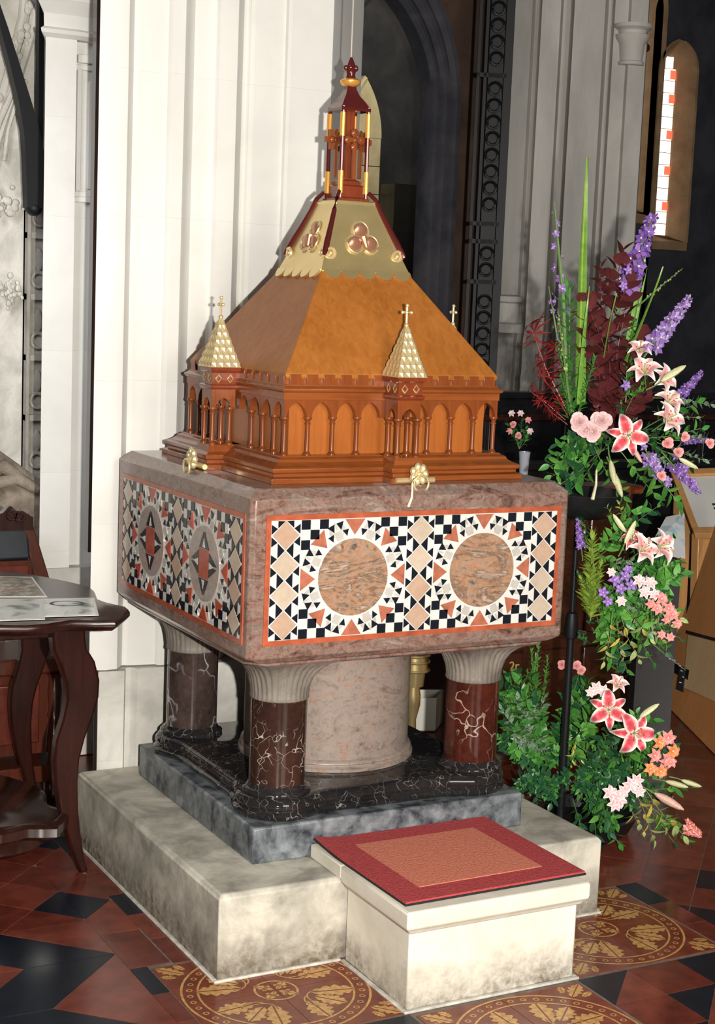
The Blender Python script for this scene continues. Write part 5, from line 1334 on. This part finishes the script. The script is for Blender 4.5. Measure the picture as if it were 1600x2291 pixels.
# delphinium spike: florets on a stem, unit height
def spike(name, m1, m2, count, rad, s0, stem_len=1.0, fl=.10):
    t = proto(name, 'x', 'flower'); mesh_at(MB().tube([(0, 0, 0), (.015, 0, .5), (0, 0, 1)], [.014, .011, .004], 5), 'stem', 'stem_green', t)
    mb = MB()
    for k in range(5):
        a = 2*PI*k/5; d = Vector((math.cos(a), math.sin(a), 0)); n = Vector((-math.sin(a), math.cos(a), 0))
        mb.add([Vector((0, 0, 0)), d*.6-n*.36+Vector((0, 0, .12)), d*1.05+Vector((0, 0, .25)), d*.6+n*.36+Vector((0, 0, .12))], [(0, 1, 2), (0, 2, 3)], k % 2)
    mb.ellipsoid((0, 0, .12), (.16, .16, .16), 6, 4, 2); f = mesh_at(mb, 'floret', [m1, m2, 'petal_white']); srcs.append(f)
    for k in range(count):
        z = s0+(1-s0)*k/count; a = k*2.4; r_ = rad*(1-.65*(z-s0)/(1-s0)); d = Vector((math.cos(a), math.sin(a), .25))
        child(f, t, orient(d, a, fl*(1-.5*(z-s0)/(1-s0)), (d.x*r_, d.y*r_, z+.25*r_)))
    return t
P_del = spike('delphinium', 'petal_violet', 'petal_purple', 28, .075, .30, fl=.095)
P_delm = spike('delphinium', 'petal_mauve', 'petal_violet', 32, .09, .15, fl=.11)
P_thin = spike('larkspur', 'petal_violet', 'petal_mauve', 10, .028, .42, fl=.034)
P_budst = spike('budding_stem', 'leaf_pale', 'leaf_lime', 16, .02, .35, fl=.025)
P_coral = spike('coral_flower_head', 'petal_coral', 'petal_rose', 34, .20, .45, fl=.13)

USED = set()
SPRAY = {'leafy sprigs at the bowl': 'spilling from the stand bowl', 'leafy sprigs of the middle garland': 'in the middle garland', 'leafy sprigs of the floor bush': 'in the bush beside the platform', 'leafy sprigs under the floor lilies': 'under the floor lilies', 'burgundy twigs': 'in the tall arrangement', 'drooping dark sprigs': 'drooping at the platform edge', 'grey-green sprays of the floor bush': 'left in the floor bush'}
KIND = {'leafy_sprig': 'green leafy sprig', 'dark_leafy_sprig': 'dark green leafy sprig', 'small_leaved_sprig': 'grey-green small-leaved sprig', 'burgundy_sprig': 'burgundy-leaved twig'}
def put(P, b_, t_, label, group, roll=None, name=None):
    if group and not isinstance(b_, Vector):
        dx, dy = t_[0]-b_[0], t_[1]-b_[1]
        way = ('pointing right' if dx > 0 else 'pointing left') if abs(dx) > abs(dy)*1.6 else (('pointing down' if dy > 0 else 'pointing up')+(' and right' if dx > abs(dy)*.5 else ' and left' if dx < -abs(dy)*.5 else ''))
        if group in SPRAY: label = KIND.get(P.name.split('.')[0], 'leafy sprig')+' '+SPRAY[group]+', '+way
    # from base point b_ to tip t_: (pixel x, pixel y, distance) read off the photograph
    B_ = b_ if isinstance(b_, Vector) else pd(*b_); T_ = t_ if isinstance(t_, Vector) else pd(*t_)
    d = T_-B_; m = orient(d, random.uniform(0, 6.28) if roll is None else roll, d.length, B_)
    o = dup(P, m, label, group); USED.add(P.name); return o
def face(P, c, r_px, label, group, aim=(0, 0, 0), roll=None):
    # a bloom of r_px radius centred at c, facing the lens turned by aim (right, up)
    C_ = pd(*c); s = r_px*c[2]/FPX; d = -DIR+RGT*aim[0]+UPV*aim[1]
    return dup(P, orient(d, random.uniform(0, 6.28) if roll is None else roll, s, C_), label, group)

# ---- tall arrangement on the stand
G1, G2, G3 = 'flowers of the tall arrangement', 'flowers of the middle garland', 'flowers of the floor arrangement'
c0 = (1330, 1010, 5.12)
for b_, t_, w in (((1300, 900, 5.1), (1302, 350, 5.0), 'tallest upright sword leaf above the flowers'), ((1296, 905, 5.05), (1312, 640, 5.0), 'broad yellow-green sword leaf in front of the tallest one'), ((1352, 800, 5.05), (1374, 655, 5.0), 'short sword leaf right of the tallest one'), ((1395, 815, 5.05), (1492, 600, 5.0), 'sword leaf leaning furthest right above the lilies'), ((1405, 760, 5.1), (1456, 528, 5.1), 'slim sword leaf beside the purple delphinium'), ((1420, 740, 5.15), (1446, 600, 5.15), 'shorter slim sword leaf behind the right-hand one')):
    put(P_blade, b_, t_, w, 'sword leaves', roll=None)
put(P_thin, (1268, 880, 5.1), (1240, 452, 5.1), 'thin larkspur stem with sparse violet florets, far left of the tall arrangement', G1)
put(P_thin, (1290, 960, 5.1), (1228, 640, 5.15), 'short larkspur stem leaning left below the thin one', G1)
put(P_budst, (1275, 900, 5.05), (1248, 690, 5.05), 'pale green budding stem beside the larkspur', G1)
put(P_budst, (1410, 700, 5.1), (1528, 600, 5.1), 'pale budding stem arching to the right above the purple spikes', G1)
put(P_del, (1375, 720, 5.1), (1462, 480, 5.1), 'dark violet delphinium spike leaning right at the top of the arrangement', G1)
put(P_delm, (1440, 800, 5.05), (1545, 665, 5.05), 'mauve delphinium spike pointing right beside the dark wall', G1)
put(P_del, (1480, 930, 5.05), (1572, 832, 5.05), 'violet delphinium spike low on the right, above the pale sprays', G1)
put(P_del, (1500, 985, 5.0), (1592, 985, 5.0), 'violet delphinium spike pointing level to the right edge', G1)
put(P_del, (1480, 1010, 4.95), (1565, 1105, 4.95), 'violet delphinium spike hanging over the white notice', G1)
put(P_delm, (1440, 1000, 4.95), (1500, 1090, 4.95), 'mauve delphinium spike hanging below the pale sprays', G1)
for x, y, r_ in ((1400, 862, 14), (1405, 605, 12), (1395, 640, 12), (1450, 780, 14), (1447, 1040, 13), (1470, 1060, 15), (1530, 1045, 16), (1440, 1000, 12), (1510, 1020, 12), (1495, 1075, 12), (1550, 1082, 14)):
    face(P_vio, (x, y, 4.98), r_, 'small violet flower of the tall arrangement', 'violet flowers of the tall arrangement', (random.uniform(-.3, .4), random.uniform(-.3, .3)))
for k in range(19):
    a = random.random(); x = 1300+150*random.random(); y = 960-300*a
    put(P_burg, (1350+random.uniform(-30, 30), min(985, y+150), 5.15), (x, y-10*random.random()-35, 5.08+random.uniform(-.06, .08)), 'burgundy-leaved twig in the middle of the tall arrangement', 'burgundy twigs')
for b_, t_ in (((1345, 720, 5.1), (1395, 560, 5.1)), ((1350, 700, 5.1), (1345, 590, 5.1)), ((1380, 740, 5.1), (1420, 590, 5.1))):
    put(P_burg, b_, t_, 'burgundy-leaved twig rising against the grey pier', 'high burgundy twigs')
for b_, t_ in (((1270, 920, 5.1), (1190, 725, 5.1)), ((1270, 930, 5.1), (1200, 820, 5.05)), ((1265, 940, 5.1), (1185, 870, 5.1)), ((1275, 900, 5.12), (1235, 765, 5.1)), ((1270, 950, 5.05), (1205, 890, 5.05))):
    put(P_red, b_, t_, 'scarlet-leaved spray at the left of the tall arrangement', 'scarlet sprays')
for b_, t_ in (((1280, 960, 5.1), (1250, 770, 5.1)), ((1285, 950, 5.1), (1270, 640, 5.1)), ((1275, 930, 5.05), (1255, 840, 5.05)), ((1290, 940, 5.05), (1330, 800, 5.05)), ((1400, 900, 5.05), (1420, 720, 5.05))):
    put(P_fine, b_, t_, 'fine green stem at the left of the tall arrangement', 'fine green stems')
for k in range(12):
    a = -0.3+k*.28; put(random.choice((P_green, P_bright, P_dark)), (1345, 1010, 5.1), (1345+115*math.cos(a+2.6), 1020+115*math.sin(a+2.6)*.75+20, 5.0+random.uniform(-.05, .08)), 'green leafy sprig spilling from the bowl of the stand', 'leafy sprigs at the bowl')
for b_, t_ in (((1390, 890, 5.05), (1440, 870, 5.0)), ((1400, 920, 5.05), (1450, 840, 5.0)), ((1420, 1010, 5), (1520, 1130, 4.95)), ((1380, 1000, 5), (1470, 1110, 4.95)), ((1330, 1000, 5), (1395, 1110, 4.95)), ((1450, 980, 5), (1570, 960, 4.95)), ((1440, 960, 5.02), (1560, 900, 5)), ((1300, 990, 5.02), (1262, 1010, 5))):
    put(P_bright, b_, t_, 'bright leafy sprig reaching out of the tall arrangement', 'bright sprigs of the tall arrangement')
for b_, t_ in (((1470, 960, 5), (1590, 985, 4.95)), ((1470, 990, 5), (1580, 1030, 4.95)), ((1460, 920, 5), (1565, 935, 5)), ((1450, 1010, 5), (1530, 1060, 4.95)), ((1460, 890, 5.0), (1590, 905, 5))):
    put(P_grey, b_, t_, 'pale small-leaved spray reaching right from the tall arrangement', 'pale sprays')
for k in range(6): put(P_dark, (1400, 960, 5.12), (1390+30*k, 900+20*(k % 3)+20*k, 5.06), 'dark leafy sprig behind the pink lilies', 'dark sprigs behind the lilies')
for x, y, r_ in ((1296, 945, 26), (1312, 962, 24), (1345, 942, 27), (1326, 966, 25)): face(P_rose, (x, y, 4.9), r_, 'pale pink ruffled bloom in the cluster left of the big open lily', 'pale pink blooms', (-.15, -.05))
for x, y, r_ in ((1493, 992, 16), (1517, 1012, 14), (1532, 978, 13), (1588, 992, 13), (1480, 1065, 13)): face(P_carn, (x, y, 4.92), r_, 'small round pink bloom right of the big open lily', 'small round pink blooms', (.2, 0))
face(P_lily, (1405, 974, 4.84), 54, 'largest open lily, crimson petals edged white, facing forward', None, (-.05, -.05), .35)
face(P_lily2, (1487, 945, 4.9), 50, 'half-open pink lily seen from the side, right of the largest lily', None, (.7, .55), .2)
face(P_lily2, (1493, 905, 4.95), 42, 'half-open pale lily just above the side-on pink lily', None, (.4, .8), 1.2)
face(P_lily2, (1443, 838, 4.95), 46, 'half-open pale pink lily below the long sword leaf', None, (-.2, .8), .7)
face(P_lily2, (1478, 850, 4.95), 40, 'pale lily beside the large cream bud', None, (.6, .2), 2.0)
face(P_lily2, (1432, 790, 5.0), 36, 'small pale lily highest in the tall arrangement', None, (-.1, .9), 1.0)
put(P_bud, (1480, 853, 4.9), (1535, 818, 4.9), 'large cream lily bud pointing right at mid height', None)
put(P_bud, (1366, 1030, 4.86), (1376, 1085, 4.84), 'cream lily bud hanging below the largest lily', None)
put(P_bud, (1372, 1055, 4.86), (1392, 1112, 4.84), 'green-white lily bud hanging lowest under the stand bowl', None)
put(P_bud, (1520, 1025, 4.9), (1562, 1048, 4.9), 'cream lily bud above the white notice', None)
put(P_budp, (1415, 1000, 4.86), (1436, 1035, 4.84), 'pinkish lily bud close under the largest lily', None)
# pale stem end hanging from the bowl
tag(MB().tube([pd(1335, 1050, 5.0), pd(1334, 1085, 4.98), pd(1326, 1118, 4.97)], [.003, .004, .006], 6).build('cut_stem', 'petal_cream'), 'pale cut stem hanging below the bowl of the flower stand', 'stem')
# ---- middle garland
for k in range(46):
    x0, y0 = 1350+random.uniform(-35, 80), 1300+random.uniform(-110, 110); a = random.uniform(-.9, 1.3)
    put(random.choice((P_green, P_dark, P_bright, P_grey)), (x0, y0, 5.1), (x0+110*math.cos(a), y0+110*math.sin(a), 4.98+random.uniform(-.05, .08)), 'green leafy sprig of the middle garland', 'leafy sprigs of the middle garland')
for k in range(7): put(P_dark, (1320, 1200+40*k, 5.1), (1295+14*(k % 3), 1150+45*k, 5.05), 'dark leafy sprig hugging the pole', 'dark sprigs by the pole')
put(P_conifer, (1318, 1370, 5.0), (1326, 1195, 4.98), 'upright yellow-green conifer sprig beside the pole', None)
for b_, t_ in (((1330, 1380, 5.0), (1298, 1290, 5)), ((1320, 1390, 5.0), (1345, 1260, 5))): put(P_conifer, b_, t_, 'shorter yellow-green conifer sprig flanking the upright one', 'short conifer sprigs')
for b_, t_ in (((1390, 1380, 4.95), (1430, 1475, 4.9)), ((1380, 1390, 4.95), (1395, 1470, 4.9)), ((1400, 1360, 4.95), (1455, 1430, 4.9)), ((1370, 1370, 4.95), (1352, 1480, 4.92))): put(P_pale, b_, t_, 'pale yellow-green leafy sprig hanging under the middle garland', 'pale hanging sprigs')
for b_, t_ in (((1420, 1390, 5), (1500, 1400, 4.95)), ((1440, 1360, 5), (1530, 1385, 4.95)), ((1440, 1400, 5), (1490, 1440, 4.95)), ((1400, 1170, 5.0), (1385, 1125, 4.98)), ((1390, 1190, 5.0), (1360, 1135, 4.98))): put(P_lime, b_, t_, 'lime leafy sprig at the edge of the middle garland', 'lime sprigs')
face(P_lily2, (1432, 1235, 4.88), 46, 'pale half-open lily at the top of the middle garland', None, (.5, .5), .3)
face(P_lily2, (1470, 1225, 4.9), 48, 'pale lily beside the printed sheet', None, (.9, .25), 1.1)
face(P_lily, (1415, 1205, 4.92), 32, 'small crimson and white lily half hidden above the middle garland', None, (.1, .8), .5)
put(P_bud, (1400, 1190, 4.9), (1372, 1150, 4.9), 'cream lily bud pointing up left from the middle garland', None); put(P_bud, (1398, 1215, 4.88), (1422, 1165, 4.88), 'long cream lily bud in front of the middle garland', None)
for x, y, r_ in ((1375, 1298, 17), (1398, 1290, 16), (1412, 1310, 15), (1390, 1318, 16), (1350, 1325, 15), (1360, 1345, 14), (1405, 1275, 14)): face(P_vio, (x, y, 4.9), r_, 'violet flower of the middle garland', 'violet flowers of the middle garland', (random.uniform(-.3, .3), random.uniform(-.2, .4)))
for x, y, r_ in ((1430, 1300, 18), (1455, 1305, 18), (1443, 1325, 17), (1465, 1330, 15), (1390, 1345, 14), (1368, 1280, 12)): face(P_alp, (x, y, 4.9), r_, 'pale pink small lily-like flower of the middle garland', 'pale pink flowers of the middle garland', (random.uniform(-.3, .4), random.uniform(-.2, .4)))
for x, y, r_ in ((1480, 1340, 18), (1495, 1360, 17), (1470, 1362, 16), (1505, 1375, 17), (1455, 1350, 14), (1515, 1395, 14), (1490, 1385, 14), (1480, 1420, 12), (1500, 1425, 12)): face(P_alr, (x, y, 4.9), r_, 'rose-red small flower at the right of the middle garland', 'rose-red flowers of the middle garland', (random.uniform(-.2, .6), random.uniform(-.2, .4)))
put(P_del, (1304, 1255, 5.0), (1292, 1162, 5.0), 'violet delphinium spike beside the pole, close to the font corner', None)
put(P_thin, (1460, 1440, 5), (1535, 1500, 4.95), 'violet larkspur stem hanging down towards the board hinge', None)
# ---- floor arrangement
for k in range(72):
    u = random.random(); x = 1115+u*235; y = 1545+random.random()*185; D = 5.45-.10*u
    put(random.choice((P_green, P_bright, P_green, P_dark)), (x*.5+1230*.5, 1700, D+.08), (x, y-50*random.random(), D+random.uniform(-.08, .04)), 'glossy green leafy sprig in the bush beside the platform', 'leafy sprigs of the floor bush')
for k in range(14): 
    x = 1120+random.random()*110; y = 1540+random.random()*150
    put(P_grey, (1190, 1680, 5.45), (x, y, 5.38), 'grey-green small-leaved spray at the left of the floor bush', 'grey-green sprays of the floor bush')
for b_, t_ in (((1195, 1600, 5.5), (1205, 1440, 5.5)), ((1200, 1600, 5.5), (1190, 1455, 5.5)), ((1215, 1590, 5.5), (1225, 1470, 5.5)), ((1200, 1590, 5.48), (1180, 1500, 5.48))): put(P_fineb, b_, t_, 'upright feathery green sprig behind the floor bush', 'feathery sprigs')
for k in range(44):
    u = random.random(); x0 = 1330+random.uniform(-60, 70); y0 = 1700+random.uniform(-60, 90); a = random.uniform(-1.2, 1.5)
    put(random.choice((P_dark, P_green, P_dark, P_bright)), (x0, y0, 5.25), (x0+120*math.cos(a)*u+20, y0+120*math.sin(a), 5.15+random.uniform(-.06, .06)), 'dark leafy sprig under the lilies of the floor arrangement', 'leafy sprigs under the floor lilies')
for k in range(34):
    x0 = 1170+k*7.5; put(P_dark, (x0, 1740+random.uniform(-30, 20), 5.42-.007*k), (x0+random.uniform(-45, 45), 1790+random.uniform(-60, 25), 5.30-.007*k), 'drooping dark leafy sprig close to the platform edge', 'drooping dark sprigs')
for b_, t_ in (((1270, 1660, 5.2), (1300, 1700, 5.15)), ((1290, 1650, 5.2), (1278, 1712, 5.15))): put(P_yel, b_, t_, 'yellow leaf sprig at the heart of the floor bush', 'yellow sprigs')
for b_, t_ in (((1420, 1770, 5.1), (1465, 1880, 5.05)), ((1430, 1760, 5.1), (1490, 1850, 5.05)), ((1440, 1760, 5.1), (1530, 1870, 5.05)), ((1400, 1780, 5.12), (1440, 1860, 5.08))): put(P_pale, b_, t_, 'yellow-striped leafy sprig hanging to the floor at the right', 'striped floor sprigs')
for b_, t_ in (((1450, 1800, 5.1), (1545, 1885, 5.08)), ((1430, 1790, 5.12), (1510, 1885, 5.1)), ((1450, 1770, 5.1), (1560, 1760, 5.05)), ((1380, 1800, 5.15), (1360, 1860, 5.15))): put(P_green, b_, t_, 'trailing green sprig on the floor at the right', 'trailing floor sprigs')
face(P_lily, (1362, 1588, 4.98), 52, 'open lily, upper left of the two in the floor arrangement', None, (-.1, .15), .1)
face(P_lily, (1418, 1640, 4.95), 56, 'open lily, lower right of the two in the floor arrangement', None, (.1, .05), .5)
face(P_lily2, (1380, 1535, 5.0), 30, 'pink half-open lily above the two open floor lilies', None, (.2, .8), .4)
for x, y, r_ in ((1335, 1540, 18), (1350, 1545, 16), (1322, 1548, 14)): face(P_alp, (x, y, 5.0), r_, 'pale pink small flower above the floor lilies', 'pale flowers above the floor lilies')
for x, y, r_ in ((1475, 1660, 18), (1495, 1650, 18), (1505, 1680, 18), (1490, 1700, 17), (1465, 1690, 17), (1500, 1705, 15), (1455, 1720, 16), (1478, 1725, 17)): face(random.choice((P_alr, P_alo)), (x, y, 4.98), r_*1.1, 'coral red small flower at the right of the floor lilies', 'coral flowers of the floor arrangement', (random.uniform(-.1, .6), random.uniform(-.2, .4)))
for x, y, r_ in ((1365, 1775, 19), (1385, 1790, 19), (1375, 1800, 17), (1410, 1755, 18), (1425, 1745, 16), (1430, 1770, 15), (1395, 1770, 15)): face(P_alp, (x, y, 4.98), r_*1.1, 'pale pink small flower low in the floor arrangement', 'pale flowers low in the floor arrangement', (random.uniform(-.3, .3), random.uniform(-.1, .4)))
put(P_bud, (1432, 1605, 4.95), (1475, 1575, 4.95), 'cream lily bud up right of the lower floor lily', None); put(P_bud, (1490, 1748, 4.98), (1540, 1762, 4.97), 'cream lily bud low at the right of the floor arrangement', None); put(P_bud, (1525, 1745, 4.99), (1570, 1760, 4.98), 'cream lily bud furthest right of the floor arrangement', None); put(P_budp, (1465, 1775, 4.98), (1530, 1812, 4.96), 'long pinkish lily bud pointing down right near the floor', None)
put(P_coral, (1500, 1830, 5.1), (1568, 1868, 5.06), 'pink flower head lying on the tiles at lower right', None)
for x, y in ((1290, 1490), (1258, 1487), (1300, 1500)): face(P_carn, (x, y, 5.3), 13, 'small red-pink bloom beside the pole, behind the floor bush', 'small blooms by the pole', (0, .3))
fb = tag(MB().lathe([(.10, 0), (.16, .01), (.19, .07), (.17, .07), (.15, .03)], (1.0, .02, 0), 24).build('flower_bowl', 'pole_black'), 'low black bowl holding the floor arrangement, hidden under leaves', 'bowl')
# ---- white vase on the pew ledge behind
vx, vy = 1.44, 1.12
vs_ = thing('white_vase', 'small pale vase on the red pew ledge, seen past the right corner of the font', 'vase', (vx, vy, 1.03))
MB().lathe([(.018, 1.03), (.02, 1.035), (.018, 1.08), (.021, 1.14), (.024, 1.165), (.02, 1.165), (.017, 1.14)], (vx, vy, 0), 18).build('body', 'vase_white', vs_)
MB().lathe([(.0205, 1.045), (.0192, 1.065), (.0195, 1.075)], (vx, vy, 0), 18, 0, False, False).build('blue_band', 'petal_purple', vs_)
for x, y, P in ((1145, 925, P_alp), (1165, 925, P_alp), (1182, 940, P_alr), (1148, 950, P_carn), (1160, 975, P_carn), (1140, 965, P_alr), (1186, 965, P_alp)):
    face(P, (x, y, 6.46), 9, 'small faded flower in the white vase behind the font', 'flowers in the white vase', (random.uniform(-.4, .4), .3))
for k in range(6): put(random.choice((P_dark, P_green)), (1162, 1005, 6.48), (1135+11*k, 945+8*(k % 3), 6.5), 'dark leafy sprig in the white vase', 'sprigs in the white vase')

# tell look-alikes apart by their place, counted from the left
byl = {}
for o in COL.objects:
    if o.parent is None and 'label' in o and o not in PROTO: byl.setdefault(o['label'], []).append(o)
ORD = ['leftmost', 'second from left', 'third from left', 'fourth from left', 'fifth from left', 'sixth from left', 'seventh from left', 'eighth from left', 'ninth from left', 'tenth from left', 'eleventh from left', 'twelfth from left']
for l, os_ in byl.items():
    if 1 < len(os_) <= 12 and len(l.split()) <= 13:
        os_.sort(key=lambda o: (o.matrix_world.translation-CAM).dot(RGT)/(o.matrix_world.translation-CAM).dot(DIR))
        for k, o in enumerate(os_): o['label'] = l+', '+ORD[k]
# take the working copies of each plant out of the scene, leave the placed ones
for t in PROTO:
    for c in list(t.children): bpy.data.objects.remove(c)
    bpy.data.objects.remove(t)
for o in srcs: bpy.data.objects.remove(o)
